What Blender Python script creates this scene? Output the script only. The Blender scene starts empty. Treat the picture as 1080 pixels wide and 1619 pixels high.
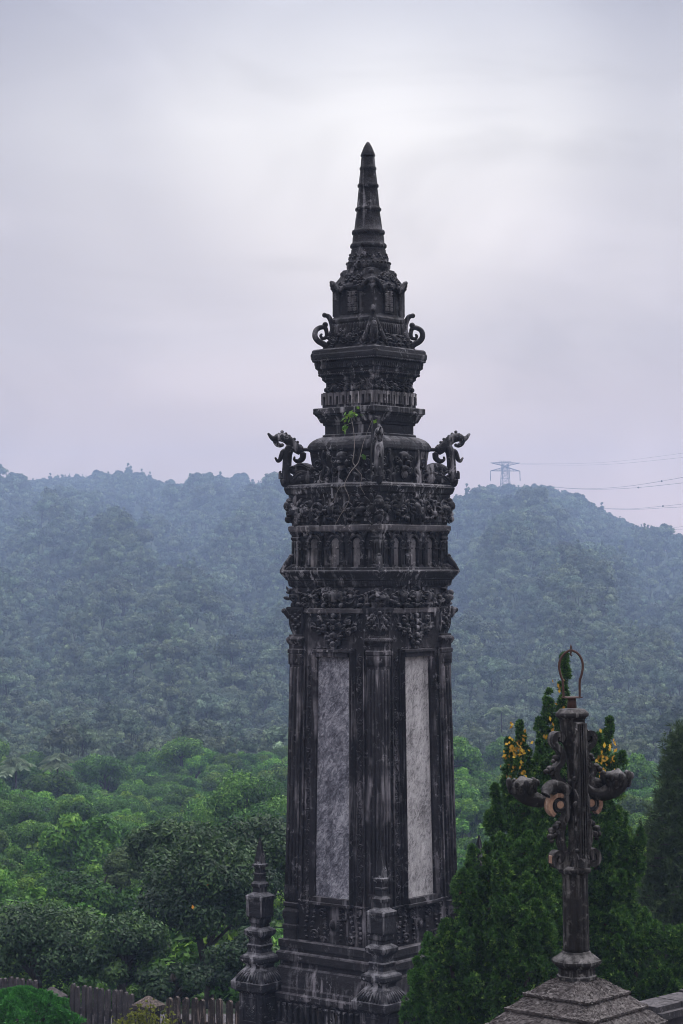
import bpy, math, random
import numpy as np
from mathutils import Vector, Matrix
R = math.radians
C = bpy.context.scene.collection
SC = bpy.context.scene

# ------------------------------------------------------------------ camera, sky, sun, exposure
FPX = 3400.0            # focal length in pixels of the 1080 x 1619 photograph
HOR = 900.0             # pixel row of the horizon
CZ = 11.0               # camera height above the tower's terrace
PITCH = math.atan((HOR - 809.5) / FPX)
cam = bpy.data.objects.new('camera', bpy.data.cameras.new('camera'))
C.objects.link(cam)
cam.location = (0, 0, CZ)
cam.rotation_euler = (math.pi / 2 + PITCH, 0, 0)
cam.data.sensor_fit = 'HORIZONTAL'
cam.data.sensor_width = 36.0
cam.data.lens = 36.0 * FPX / 1080.0
cam.data.clip_start = 0.5
cam.data.clip_end = 9000
SC.camera = cam
SC.view_settings.view_transform = 'Standard'
SC.view_settings.look = 'None'
SC.view_settings.exposure = 0.0
SC.view_settings.gamma = 1.0
SC.cycles.use_denoising = True
SC.cycles.filter_width = 1.0
SC.cycles.max_bounces = 4
SC.cycles.diffuse_bounces = 2
SC.cycles.volume_bounces = 1
SC.cycles.transparent_max_bounces = 8

SUN_EL, SUN_AZ = 52.0, 62.0       # azimuth measured from the view direction towards the right

w = bpy.data.worlds.new('World')
SC.world = w
w.use_nodes = True
nt = w.node_tree
nt.nodes.clear()


def N(nt, typ, **kw):
    n = nt.nodes.new(typ)
    for k, v in kw.items():
        if k == 'inp':
            for a, b in v.items():
                n.inputs[a].default_value = b
        else:
            setattr(n, k, v)
    return n


def L(nt, a, b):
    nt.links.new(a, b)


def ramp(nt, fac, stops, interp='LINEAR'):
    r = N(nt, 'ShaderNodeValToRGB')
    r.color_ramp.interpolation = interp
    els = r.color_ramp.elements
    while len(els) < len(stops):
        els.new(0.5)
    for e, (p, c) in zip(els, stops):
        e.position = p
        e.color = (c[0], c[1], c[2], 1) if hasattr(c, '__len__') else (c, c, c, 1)
    if fac is not None:
        L(nt, fac, r.inputs[0])
    return r


def math_n(nt, op, a, b=None, c=None):
    m = N(nt, 'ShaderNodeMath', operation=op)
    for i, x in enumerate((a, b, c)):
        if x is None:
            continue
        if isinstance(x, (int, float)):
            m.inputs[i].default_value = x
        else:
            L(nt, x, m.inputs[i])
    return m.outputs[0]


def mixc(nt, fac, a, b, mode='MIX'):
    m = N(nt, 'ShaderNodeMix', data_type='RGBA', blend_type=mode)
    for i, x in ((0, fac), (6, a), (7, b)):
        if isinstance(x, (int, float)):
            m.inputs[i].default_value = x
        elif isinstance(x, tuple):
            m.inputs[i].default_value = (x[0], x[1], x[2], 1)
        else:
            L(nt, x, m.inputs[i])
    return m.outputs[2]


SKY_BASE = ((0.0, (9.3, 6.9, 6.2)), (0.05, (8.8, 6.9, 6.3)), (0.105, (7.0, 6.2, 6.3)), (0.16, (6.8, 6.3, 6.6)), (0.20, (6.8, 6.5, 6.9)),
            (0.26, (4.9, 4.85, 5.7)), (0.40, (10.0, 9.9, 10.5)), (0.70, (22.0, 21.8, 22.4)), (1.0, (27.0, 26.8, 27.2)))
sky = N(nt, 'ShaderNodeTexSky', sky_type='NISHITA', sun_disc=False, sun_elevation=R(SUN_EL), sun_rotation=R(SUN_AZ))
tc = N(nt, 'ShaderNodeTexCoord')
sep = N(nt, 'ShaderNodeSeparateXYZ')
L(nt, tc.outputs['Generated'], sep.inputs[0])
base = ramp(nt, sep.outputs[2], [(p, tuple(v / 10 for v in c)) for p, c in SKY_BASE])
# soft cloud layers in the overcast
mp = N(nt, 'ShaderNodeMapping', inp={'Scale': (4.0, 2.0, 10.0), 'Rotation': (0, R(14), 0)})
L(nt, tc.outputs['Generated'], mp.inputs[0])
nz = N(nt, 'ShaderNodeTexNoise', inp={'Scale': 1.6, 'Detail': 4.0, 'Roughness': 0.48, 'Distortion': 0.6})
L(nt, mp.outputs[0], nz.inputs[0])
cl = ramp(nt, nz.outputs[0], [(0.28, 0.83), (0.50, 0.97), (0.74, 1.10)], 'EASE')
# thin bright place in the cloud
dv = Vector((0.018, 1.0, math.tan(PITCH + math.atan((809.5 - 150) / FPX)))).normalized()
dp = N(nt, 'ShaderNodeVectorMath', operation='DOT_PRODUCT')
L(nt, tc.outputs['Generated'], dp.inputs[0])
dp.inputs[1].default_value = dv
ang = math_n(nt, 'ARCCOSINE', math_n(nt, 'MINIMUM', dp.outputs['Value'], 1.0))
glow = ramp(nt, math_n(nt, 'DIVIDE', ang, R(11.0)), [(0.0, 0.76), (0.32, 0.54), (0.68, 0.15), (1.0, -0.02)], 'EASE')
g1 = math_n(nt, 'ADD', math_n(nt, 'MULTIPLY', glow.outputs[0], 1.0), 1.0)
c1 = mixc(nt, 1.0, base.outputs[0], cl.outputs[0], 'MULTIPLY')
gv = N(nt, 'ShaderNodeCombineXYZ')
L(nt, g1, gv.inputs[0]); L(nt, g1, gv.inputs[1]); L(nt, math_n(nt, 'MULTIPLY_ADD', glow.outputs[0], 0.78, 1.0), gv.inputs[2])
c2 = mixc(nt, 1.0, c1, gv.outputs[0], 'MULTIPLY')
sc10 = N(nt, 'ShaderNodeVectorMath', operation='SCALE')
L(nt, c2, sc10.inputs[0]); sc10.inputs['Scale'].default_value = 10.0
fin = mixc(nt, 0.94, sky.outputs[0], sc10.outputs[0])
bg = N(nt, 'ShaderNodeBackground', inp={'Strength': 0.1})
L(nt, fin, bg.inputs[0])
wo = N(nt, 'ShaderNodeOutputWorld')
L(nt, bg.outputs[0], wo.inputs[0])

sun = bpy.data.objects.new('sun', bpy.data.lights.new('sun', 'SUN'))
C.objects.link(sun)
sun.data.energy = 1.4
sun.data.angle = R(14)
sun.data.color = (1.0, 0.97, 0.93)
sd = Vector((math.sin(R(SUN_AZ)) * math.cos(R(SUN_EL)), math.cos(R(SUN_AZ)) * math.cos(R(SUN_EL)), math.sin(R(SUN_EL))))
sun.rotation_euler = sd.to_track_quat('Z', 'Y').to_euler()

HAZE_DENSITY = 0.00044
HAZE_COLOR = (0.50, 0.65, 1.0, 1)


# ------------------------------------------------------------------ helpers
def at(px, py, Y):
    """world point seen at pixel (px, py) of the photograph at distance Y in front of the camera"""
    cp, sp = math.cos(PITCH), math.sin(PITCH)
    a, b = (px - 540.0) / FPX, (809.5 - py) / FPX
    d = Vector((a, cp - b * sp, sp + b * cp))
    return Vector((0, 0, CZ)) + d * (Y / d.y)


def tag(o, label=None, cat=None, group=None, kind=None):
    if label:
        o['label'] = label
    if cat:
        o['category'] = cat
    if group:
        o['group'] = group
    if kind:
        o['kind'] = kind
    return o


def empty(name, loc, rz=0.0):
    o = bpy.data.objects.new(name, None)
    C.objects.link(o)
    o.location = loc
    o.rotation_euler = (0, 0, rz)
    o.empty_display_size = 0.3
    return o


def copy_tree(o, parent=None):
    c = o.copy()
    C.objects.link(c)
    if parent is not None:
        c.parent = parent
    for ch in [x for x in SC.objects if x.parent == o]:
        copy_tree(ch, c)
    return c


def _sphere(nu, nv):
    V, F = [(0, 0, 1)], []
    for j in range(1, nv):
        t = math.pi * j / nv
        for i in range(nu):
            a = 2 * math.pi * i / nu
            V.append((math.sin(t) * math.cos(a), math.sin(t) * math.sin(a), math.cos(t)))
    V.append((0, 0, -1))
    for i in range(nu):
        F.append((0, 1 + i, 1 + (i + 1) % nu))
    for j in range(nv - 2):
        for i in range(nu):
            a, b = 1 + j * nu + i, 1 + j * nu + (i + 1) % nu
            F.append((a, a + nu, b + nu, b))
    k = 1 + (nv - 2) * nu
    for i in range(nu):
        F.append((k + i, len(V) - 1, k + (i + 1) % nu))
    return np.array(V, float), F


SPH = _sphere(8, 6)


class MB:
    """collects shapes and links them as ONE mesh object"""
    def __init__(s):
        s.v, s.f, s.sm, s.n = [], [], [], 0

    def add(s, V, F, sm=False):
        V = np.asarray(V, float)
        k = s.n
        s.v.append(V)
        s.f.extend([tuple(i + k for i in f) for f in F])
        s.sm.extend([sm] * len(F))
        s.n += len(V)

    def box(s, x0, x1, y0, y1, z0, z1):
        V = [(x0, y0, z0), (x1, y0, z0), (x1, y1, z0), (x0, y1, z0), (x0, y0, z1), (x1, y0, z1), (x1, y1, z1), (x0, y1, z1)]
        s.add(V, [(3, 2, 1, 0), (4, 5, 6, 7), (0, 1, 5, 4), (1, 2, 6, 5), (2, 3, 7, 6), (3, 0, 4, 7)])

    def sq(s, prof, cen=None, ch=0.07, caps=True):
        """square-plan profile [(half side, z)], optional centre per level; ch = chamfer as a share of the half side (max 2 cm)"""
        V, F = [], []
        for i, (h, z) in enumerate(prof):
            cx, cy = (0, 0) if cen is None else (cen[i] if isinstance(cen, list) else cen)
            c = min(0.02, h * ch)
            for (x, y) in ((-h + c, -h), (h - c, -h), (h, -h + c), (h, h - c), (h - c, h), (-h + c, h), (-h, h - c), (-h, -h + c)):
                V.append((cx + x, cy + y, z))
        up = prof[-1][1] >= prof[0][1]
        for j in range(len(prof) - 1):
            for i in range(8):
                a, b = j * 8 + i, j * 8 + (i + 1) % 8
                F.append((a, b, b + 8, a + 8) if up else (a + 8, b + 8, b, a))
        if caps:
            k = (len(prof) - 1) * 8
            lo, hi = tuple(range(7, -1, -1)), tuple(range(k, k + 8))
            F += [lo, hi] if up else [lo[::-1], hi[::-1]]
        s.add(V, F)

    def lathe(s, prof, n=20, cen=(0, 0), sm=True, rot=0.0, bump=None):
        V, F = [], []
        for (r, z) in prof:
            for i in range(n):
                a = 2 * math.pi * i / n + rot
                rr = r * (bump(a, z) if bump else 1)
                V.append((cen[0] + rr * math.cos(a), cen[1] + rr * math.sin(a), z))
        up = prof[-1][1] >= prof[0][1]
        for j in range(len(prof) - 1):
            for i in range(n):
                a, b = j * n + i, j * n + (i + 1) % n
                F.append((a, b, b + n, a + n) if up else (a + n, b + n, b, a))
        k = (len(prof) - 1) * n
        lo, hi = tuple(range(n - 1, -1, -1)), tuple(range(k, k + n))
        F += [lo, hi] if up else [lo[::-1], hi[::-1]]
        s.add(V, F, sm)

    def tube(s, pts, rad, n=7, squash=None):
        P = np.array([tuple(p) for p in pts], float)
        m = len(P)
        rad = np.full(m, rad) if np.isscalar(rad) else np.array(rad, float)
        T = np.gradient(P, axis=0)
        T /= np.linalg.norm(T, axis=1)[:, None] + 1e-12
        ref = np.array((0.0, 0.0, 1.0)) if abs(T[0][2]) < 0.9 else np.array((1.0, 0.0, 0.0))
        u = np.cross(T[0], ref); u /= np.linalg.norm(u)
        V = []
        an = np.arange(n) * 2 * math.pi / n
        for i in range(m):
            u = u - T[i] * np.dot(u, T[i]); u /= np.linalg.norm(u) + 1e-12
            b = np.cross(T[i], u)
            ring = P[i] + rad[i] * (np.cos(an)[:, None] * u + np.sin(an)[:, None] * b)
            V.append(ring)
        V = np.concatenate(V + [P[:1] - T[:1] * rad[0] * 0.6, P[-1:] + T[-1:] * rad[-1] * 0.6])
        F = []
        for j in range(m - 1):
            for i in range(n):
                a, c = j * n + i, j * n + (i + 1) % n
                F.append((a, c, c + n, a + n))
        for i in range(n):
            F.append((m * n, (i + 1) % n, i))
            F.append((m * n + 1, (m - 1) * n + i, (m - 1) * n + (i + 1) % n))
        s.add(V, F, True)

    def blob(s, c, r, rot=None):
        V = SPH[0] * np.array(r if hasattr(r, '__len__') else (r, r, r))
        if rot is not None:
            V = V @ np.array(rot).T
        s.add(V + np.array(tuple(c)), SPH[1], True)

    def band(s, pts, half_t, half_w, wdir):
        """rectangular-section strap swept along pts; wdir = direction of its width"""
        P = np.array([tuple(p) for p in pts], float)
        m = len(P)
        ht = np.full(m, half_t) if np.isscalar(half_t) else np.array(half_t)
        W = np.array(tuple(wdir), float); W /= np.linalg.norm(W)
        T = np.gradient(P, axis=0)
        V, F = [], []
        for i in range(m):
            n_ = np.cross(T[i], W); n_ /= np.linalg.norm(n_) + 1e-12
            for a, b in ((-1, -1), (1, -1), (1, 1), (-1, 1)):
                V.append(P[i] + n_ * ht[i] * a + W * half_w * b)
        for j in range(m - 1):
            for i in range(4):
                a, c = j * 4 + i, j * 4 + (i + 1) % 4
                F.append((a, c, c + 4, a + 4))
        F += [(3, 2, 1, 0), tuple(range((m - 1) * 4, m * 4))]
        s.add(V, F)

    def build(s, name, mat, parent=None, loc=None):
        me = bpy.data.meshes.new(name)
        V = np.concatenate(s.v)
        me.from_pydata(V.tolist(), [], s.f)
        me.polygons.foreach_set('use_smooth', s.sm)
        me.materials.append(mat)
        me.update()
        o = bpy.data.objects.new(name, me)
        C.objects.link(o)
        if parent is not None:
            o.parent = parent
        if loc is not None:
            o.location = loc
        return o


def catmull(pts, k=6):
    P = [np.array(tuple(p), float) for p in pts]
    P = [2 * P[0] - P[1]] + P + [2 * P[-1] - P[-2]]
    out = []
    for i in range(1, len(P) - 2):
        for j in range(k):
            t = j / k
            out.append(0.5 * (2 * P[i] + (P[i + 1] - P[i - 1]) * t + (2 * P[i - 1] - 5 * P[i] + 4 * P[i + 1] - P[i + 2]) * t * t
                              + (3 * P[i] - P[i - 1] - 3 * P[i + 1] + P[i + 2]) * t ** 3))
    out.append(P[-2])
    return out


def quads(name, V, F, mats, midx=None, rnd=None, smooth=False, parent=None, link=True):
    """fast all-quad mesh from numpy arrays"""
    me = bpy.data.meshes.new(name)
    nv, nf = len(V), len(F)
    me.vertices.add(nv)
    me.vertices.foreach_set('co', np.ascontiguousarray(V, dtype=np.float32).ravel())
    me.loops.add(nf * 4)
    me.loops.foreach_set('vertex_index', np.ascontiguousarray(F, dtype=np.int32).ravel())
    me.polygons.add(nf)
    me.polygons.foreach_set('loop_start', np.arange(nf, dtype=np.int32) * 4)
    me.polygons.foreach_set('loop_total', np.full(nf, 4, dtype=np.int32))
    for m in mats:
        me.materials.append(m)
    if midx is not None:
        me.polygons.foreach_set('material_index', np.asarray(midx, dtype=np.int32))
    me.polygons.foreach_set('use_smooth', np.full(nf, smooth))
    if rnd is not None:
        a = me.attributes.new('rnd', 'FLOAT', 'POINT')
        a.data.foreach_set('value', np.asarray(rnd, dtype=np.float32))
    me.update()
    me.validate()
    o = bpy.data.objects.new(name, me)
    if link:
        C.objects.link(o)
    if parent is not None:
        o.parent = parent
    return o


def unit(a):
    return a / (np.linalg.norm(a, axis=-1, keepdims=True) + 1e-9)


def kites(Cn, D, W, ln, wd, fold=0.0):
    """leaf quads: centre, long direction, width direction, half length, half width"""
    D = unit(D)
    W = unit(W - D * np.sum(W * D, axis=1, keepdims=True))
    nrm = np.cross(D, W)
    ln = np.asarray(ln)[:, None]; wd = np.asarray(wd)[:, None]
    V = np.stack([Cn - D * ln, Cn + W * wd + nrm * wd * fold, Cn + D * ln, Cn - W * wd + nrm * wd * fold], axis=1).reshape(-1, 3)
    F = np.arange(len(Cn) * 4).reshape(-1, 4)
    return V, F


def tubeq(P, rad, n=6):
    P = np.array([tuple(p) for p in P], float)
    T = unit(np.gradient(P, axis=0))
    ref = np.array((1.0, 0.2, 0.0))
    V = []
    an = np.arange(n) * 2 * math.pi / n
    for i in range(len(P)):
        u = ref - T[i] * np.dot(ref, T[i]); u /= np.linalg.norm(u) + 1e-9
        b = np.cross(T[i], u)
        V.append(P[i] + rad[i] * (np.cos(an)[:, None] * u + np.sin(an)[:, None] * b))
    F = []
    for j in range(len(P) - 1):
        for i in range(n):
            a, c = j * n + i, j * n + (i + 1) % n
            F.append((a, c, c + n, a + n))
    return np.concatenate(V), np.array(F)


def join_q(parts):
    V, F, k = [], [], 0
    for v, f in parts:
        V.append(v); F.append(f + k); k += len(v)
    return np.concatenate(V), np.concatenate(F)


# ------------------------------------------------------------------ materials
def newmat(name):
    m = bpy.data.materials.new(name)
    m.use_nodes = True
    nt = m.node_tree
    nt.nodes.clear()
    out = N(nt, 'ShaderNodeOutputMaterial')
    return m, nt, out


def noise(nt, vec, scale, detail=4.0, rough=0.55, dist=0.0, mscale=None, rot=None):
    src = vec
    if mscale or rot:
        mp = N(nt, 'ShaderNodeMapping')
        if mscale:
            mp.inputs['Scale'].default_value = mscale
        if rot:
            mp.inputs['Rotation'].default_value = rot
        L(nt, vec, mp.inputs[0])
        src = mp.outputs[0]
    n = N(nt, 'ShaderNodeTexNoise', inp={'Scale': scale, 'Detail': detail, 'Roughness': rough, 'Distortion': dist})
    L(nt, src, n.inputs[0])
    return n.outputs[0]


def stone_mat(name, dark, mid, pale, streak=0.5, lichen=0.4, sc=1.0, warm=None, bump=0.5, spec=0.25):
    m, nt, out = newmat(name)
    tc = N(nt, 'ShaderNodeTexCoord')
    v = tc.outputs['Object']
    a = ramp(nt, noise(nt, v, 1.1 * sc, 6, 0.62), [(0.30, dark), (0.70, mid)])
    fine = ramp(nt, noise(nt, v, 14 * sc, 5, 0.7), [(0.25, 0.55), (0.75, 1.45)])
    c = mixc(nt, 0.8, a.outputs[0], fine.outputs[0], 'MULTIPLY')
    # run-off streaks: old pale plaster showing between dark algae runs
    st = noise(nt, v, 1.0, 5, 0.6, 0.3, (7.5 * sc, 7.5 * sc, 0.55 * sc))
    pt = noise(nt, v, 0.85 * sc, 4, 0.6)
    sm = math_n(nt, 'MULTIPLY', ramp(nt, st, [(0.52, 0.0), (0.64, 1.0)]).outputs[0], ramp(nt, pt, [(0.45, 0.0), (0.60, 1.0)]).outputs[0])
    c = mixc(nt, math_n(nt, 'MULTIPLY', sm, streak), c, pale)
    # lichen blotches
    li = ramp(nt, noise(nt, v, 6.5 * sc, 7, 0.72, 0.4), [(0.55, 0.0), (0.64, 1.0)])
    lp = ramp(nt, noise(nt, v, 1.7 * sc, 3, 0.5), [(0.44, 0.0), (0.62, 1.0)])
    c = mixc(nt, math_n(nt, 'MULTIPLY', math_n(nt, 'MULTIPLY', li.outputs[0], lp.outputs[0]), lichen), c, pale)
    # upward faces painted paler: sky-lit highlights on ledges and carving tops, plus some dust
    geo = N(nt, 'ShaderNodeNewGeometry')
    sp = N(nt, 'ShaderNodeSeparateXYZ')
    L(nt, geo.outputs['Normal'], sp.inputs[0])
    up = ramp(nt, sp.outputs[2], [(0.35, 0.0), (0.9, 1.0)])
    upn = math_n(nt, 'MULTIPLY', up.outputs[0], ramp(nt, noise(nt, v, 5 * sc, 5, 0.65), [(0.36, 0.0), (0.62, 1.0)]).outputs[0])
    c = mixc(nt, math_n(nt, 'MULTIPLY', upn, 0.65), c, tuple(x * 0.75 for x in pale))
    if warm:
        wv = ramp(nt, noise(nt, v, 2.3 * sc, 4, 0.6), [(0.6, 0.0), (0.72, 1.0)])
        c = mixc(nt, math_n(nt, 'MULTIPLY', wv.outputs[0], 0.6), c, warm)
    b = N(nt, 'ShaderNodeBsdfPrincipled', inp={'Roughness': 0.82})
    b.inputs['Specular IOR Level'].default_value = spec
    L(nt, c, b.inputs['Base Color'])
    h = math_n(nt, 'ADD', noise(nt, v, 9 * sc, 7, 0.72), math_n(nt, 'MULTIPLY', noise(nt, v, 40 * sc, 3, 0.6), 0.35))
    bm = N(nt, 'ShaderNodeBump', inp={'Strength': min(1.0, bump * 1.5), 'Distance': 0.09 / sc})
    L(nt, h, bm.inputs['Height'])
    L(nt, bm.outputs[0], b.inputs['Normal'])
    L(nt, b.outputs[0], out.inputs[0])
    return m


def panel_mat(name, dark, mid, pale, rot):
    """rough-hewn slab: chisel marks, blotches and water stains of different sizes"""
    m, nt, out = newmat(name)
    tc = N(nt, 'ShaderNodeTexCoord')
    v = tc.outputs['Object']
    mp = N(nt, 'ShaderNodeMapping', inp={'Rotation': rot})
    L(nt, v, mp.inputs[0])
    st = noise(nt, mp.outputs[0], 1.0, 10, 0.8, 1.2, (5.0, 5.0, 10.5))
    chip = noise(nt, v, 16.0, 6, 0.75, 0.6)
    bl = noise(nt, v, 1.6, 5, 0.62, 0.4)
    mixv = math_n(nt, 'ADD', math_n(nt, 'ADD', math_n(nt, 'MULTIPLY', st, 0.50), math_n(nt, 'MULTIPLY', chip, 0.22)), math_n(nt, 'MULTIPLY', bl, 0.28))
    c = ramp(nt, mixv, [(0.415, dark), (0.49, mid), (0.58, pale)]).outputs[0]
    vv = noise(nt, v, 1.0, 4, 0.6, 0.2, (5.0, 5.0, 0.7))
    c = mixc(nt, ramp(nt, vv, [(0.54, 0.0), (0.72, 0.65)]).outputs[0], c, dark)
    b = N(nt, 'ShaderNodeBsdfPrincipled', inp={'Roughness': 0.7})
    b.inputs['Specular IOR Level'].default_value = 0.3
    L(nt, c, b.inputs['Base Color'])
    bm = N(nt, 'ShaderNodeBump', inp={'Strength': 1.0, 'Distance': 0.09})
    L(nt, mixv, bm.inputs['Height'])
    L(nt, bm.outputs[0], b.inputs['Normal'])
    L(nt, b.outputs[0], out.inputs[0])
    return m


def plain_mat(name, col, rough=0.7, metal=0.0, var=0.3, sc=8.0):
    m, nt, out = newmat(name)
    tc = N(nt, 'ShaderNodeTexCoord')
    n = ramp(nt, noise(nt, tc.outputs['Object'], sc, 5, 0.65), [(0.25, 1 - var), (0.75, 1 + var)])
    c = mixc(nt, 1.0, col, n.outputs[0], 'MULTIPLY')
    b = N(nt, 'ShaderNodeBsdfPrincipled', inp={'Roughness': rough, 'Metallic': metal})
    L(nt, c, b.inputs['Base Color'])
    L(nt, b.outputs[0], out.inputs[0])
    return m


def leaf_mat(name, c0, c1, c2, trans=0.22, objvar=0.35, rough=0.55, spec=0.25, hue=None):
    """c0..c2: leaf colours from old to young; each leaf takes its own, each tree its own tint"""
    m, nt, out = newmat(name)
    at_ = N(nt, 'ShaderNodeAttribute', attribute_name='rnd')
    c = ramp(nt, at_.outputs['Fac'], [(0.0, c0), (0.6, c1), (1.0, c2)]).outputs[0]
    oi = N(nt, 'ShaderNodeObjectInfo')
    if hue is not None:
        stops = hue
        hv = ramp(nt, oi.outputs['Random'], stops)
        c = mixc(nt, 1.0, c, hv.outputs[0], 'MULTIPLY')
    rv = ramp(nt, math_n(nt, 'FRACT', math_n(nt, 'MULTIPLY', oi.outputs['Random'], 7.31)), [(0.0, 1 - objvar), (1.0, 1 + objvar)])
    c = mixc(nt, 1.0, c, rv.outputs[0], 'MULTIPLY')
    b = N(nt, 'ShaderNodeBsdfPrincipled', inp={'Roughness': rough})
    b.inputs['Specular IOR Level'].default_value = spec
    L(nt, c, b.inputs['Base Color'])
    t = N(nt, 'ShaderNodeBsdfTranslucent')
    L(nt, c, t.inputs[0])
    mx = N(nt, 'ShaderNodeMixShader', inp={0: trans})
    L(nt, b.outputs[0], mx.inputs[1]); L(nt, t.outputs[0], mx.inputs[2])
    L(nt, mx.outputs[0], out.inputs[0])
    return m


M_STONE = stone_mat('blackened_stone', (0.005, 0.0045, 0.0065), (0.020, 0.0195, 0.028), (0.36, 0.35, 0.39), 0.8, 0.85)
M_STONE_TOP = stone_mat('blackened_stone_top', (0.005, 0.0045, 0.0065), (0.020, 0.0185, 0.025), (0.30, 0.29, 0.33), 0.6, 0.7)
M_SHAFT = stone_mat('streaked_stone', (0.006, 0.005, 0.007), (0.026, 0.0235, 0.031), (0.32, 0.30, 0.34), 0.62, 0.55)
M_PALE = stone_mat('bare_plaster', (0.03, 0.028, 0.034), (0.19, 0.18, 0.20), (0.50, 0.47, 0.50), 0.9, 0.9)
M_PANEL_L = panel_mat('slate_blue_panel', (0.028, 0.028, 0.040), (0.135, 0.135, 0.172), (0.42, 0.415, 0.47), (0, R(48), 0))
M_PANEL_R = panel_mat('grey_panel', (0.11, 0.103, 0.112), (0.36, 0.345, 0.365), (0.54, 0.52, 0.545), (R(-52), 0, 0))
M_LAMP = stone_mat('lamp_stone', (0.007, 0.006, 0.007), (0.022, 0.020, 0.023), (0.36, 0.34, 0.35), 0.4, 0.4, 2.4)
M_STONE_WORN = stone_mat('worn_pale_stone', (0.012, 0.011, 0.014), (0.105, 0.098, 0.115), (0.42, 0.40, 0.43), 0.9, 0.9)
M_CAPSTONE = stone_mat('granite_cap', (0.016, 0.013, 0.014), (0.064, 0.053, 0.055), (0.34, 0.31, 0.315), 0.0, 1.0, 3.4, bump=0.9)
M_WALLSTONE = stone_mat('old_wall_stone', (0.012, 0.011, 0.013), (0.045, 0.041, 0.047), (0.22, 0.20, 0.22), 0.6, 0.8, 2.4)
M_BRICK = stone_mat('exposed_brick', (0.12, 0.06, 0.045), (0.40, 0.25, 0.18), (0.62, 0.50, 0.41), 0.5, 0.5, 5.0)
M_RUST = plain_mat('rusted_iron', (0.05, 0.022, 0.018), 0.75, 0.2, 0.5, 30)
M_STEEL = plain_mat('grey_steel', (0.035, 0.035, 0.042), 0.6, 0.3, 0.15, 1)
M_CABLE = plain_mat('cable', (0.08, 0.08, 0.09), 0.6, 0.2, 0.1, 1)
M_FENCE = stone_mat('fence_concrete', (0.018, 0.016, 0.019), (0.055, 0.048, 0.053), (0.20, 0.17, 0.17), 0.5, 0.35, 2.0)
M_FENCE2 = stone_mat('fence_concrete_bare', (0.012, 0.010, 0.010), (0.045, 0.035, 0.033), (0.26, 0.20, 0.18), 1.0, 0.5, 3.0)
M_BARK = plain_mat('bark', (0.028, 0.022, 0.02), 0.9, 0.0, 0.5, 6)
M_DEADWOOD = plain_mat('dead_wood', (0.33, 0.30, 0.29), 0.9, 0.0, 0.3, 3)
M_ROOT = plain_mat('pale_root', (0.17, 0.15, 0.145), 0.85, 0.0, 0.4, 12)

HUES = [(0.0, (0.8, 0.95, 1.0)), (0.3, (1.0, 1.0, 0.9)), (0.6, (1.35, 1.05, 0.7)), (0.8, (1.0, 1.05, 1.1)), (1.0, (1.15, 1.2, 0.8))]
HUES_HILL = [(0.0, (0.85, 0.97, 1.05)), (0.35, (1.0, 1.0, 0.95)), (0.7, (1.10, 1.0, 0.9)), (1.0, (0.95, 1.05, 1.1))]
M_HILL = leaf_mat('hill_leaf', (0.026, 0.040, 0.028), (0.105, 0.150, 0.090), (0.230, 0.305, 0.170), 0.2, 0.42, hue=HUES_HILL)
M_VALLEY = leaf_mat('valley_leaf', (0.012, 0.044, 0.007), (0.056, 0.158, 0.018), (0.150, 0.290, 0.036), 0.28, 0.45, hue=HUES)
M_NEAR = leaf_mat('dark_broad_leaf', (0.006, 0.020, 0.008), (0.024, 0.060, 0.020), (0.085, 0.150, 0.045), 0.2, 0.2, rough=0.45, spec=0.22)
M_JUN = leaf_mat('juniper_leaf', (0.005, 0.022, 0.006), (0.056, 0.150, 0.026), (0.270, 0.430, 0.085), 0.22, 0.15)
M_JUN2 = leaf_mat('fresh_juniper_leaf', (0.010, 0.040, 0.007), (0.055, 0.155, 0.024), (0.150, 0.290, 0.050), 0.25, 0.12)
M_TOPI = leaf_mat('clipped_leaf', (0.012, 0.065, 0.012), (0.042, 0.190, 0.032), (0.100, 0.320, 0.055), 0.2, 0.1)
M_YEL = leaf_mat('yellow_green_leaf', (0.07, 0.085, 0.012), (0.16, 0.18, 0.022), (0.27, 0.28, 0.04), 0.3, 0.1)
M_GOLD = leaf_mat('yellow_leaf', (0.16, 0.085, 0.010), (0.40, 0.23, 0.018), (0.62, 0.42, 0.05), 0.3, 0.1)
M_ORANGE = leaf_mat('orange_leaf', (0.40, 0.12, 0.01), (0.60, 0.22, 0.02), (0.7, 0.3, 0.03), 0.3, 0.1)
M_YOUNG = leaf_mat('young_leaf', (0.035, 0.09, 0.015), (0.09, 0.21, 0.028), (0.22, 0.34, 0.05), 0.3, 0.1)
M_BROWN = leaf_mat('brown_leaf', (0.04, 0.017, 0.010), (0.085, 0.036, 0.018), (0.13, 0.06, 0.03), 0.2, 0.1)
M_PINE = leaf_mat('pine_needle', (0.016, 0.034, 0.014), (0.050, 0.090, 0.030), (0.105, 0.160, 0.055), 0.2, 0.1)

# ------------------------------------------------------------------ terrain
SKYLINE = [(-900, 792), (-500, 770), (-200, 756), (0, 753), (60, 753), (100, 746), (130, 742), (215, 744), (260, 760), (330, 757),
           (400, 753), (440, 758), (500, 770), (560, 792), (620, 812), (690, 800), (720, 790), (745, 782), (775, 766), (800, 760),
           (850, 757), (880, 763), (920, 779), (960, 801), (1000, 819), (1040, 838), (1080, 855), (1200, 900), (1400, 935), (2200, 960)]
SKX = np.array([a for a, b in SKYLINE], float)
SKYV = np.array([b for a, b in SKYLINE], float)


def smooth(t):
    t = np.clip(t, 0, 1)
    return t * t * (3 - 2 * t)


def ridge_dist(px):
    return 1640.0 - 240.0 * smooth((px - 520) / 220.0)


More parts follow.
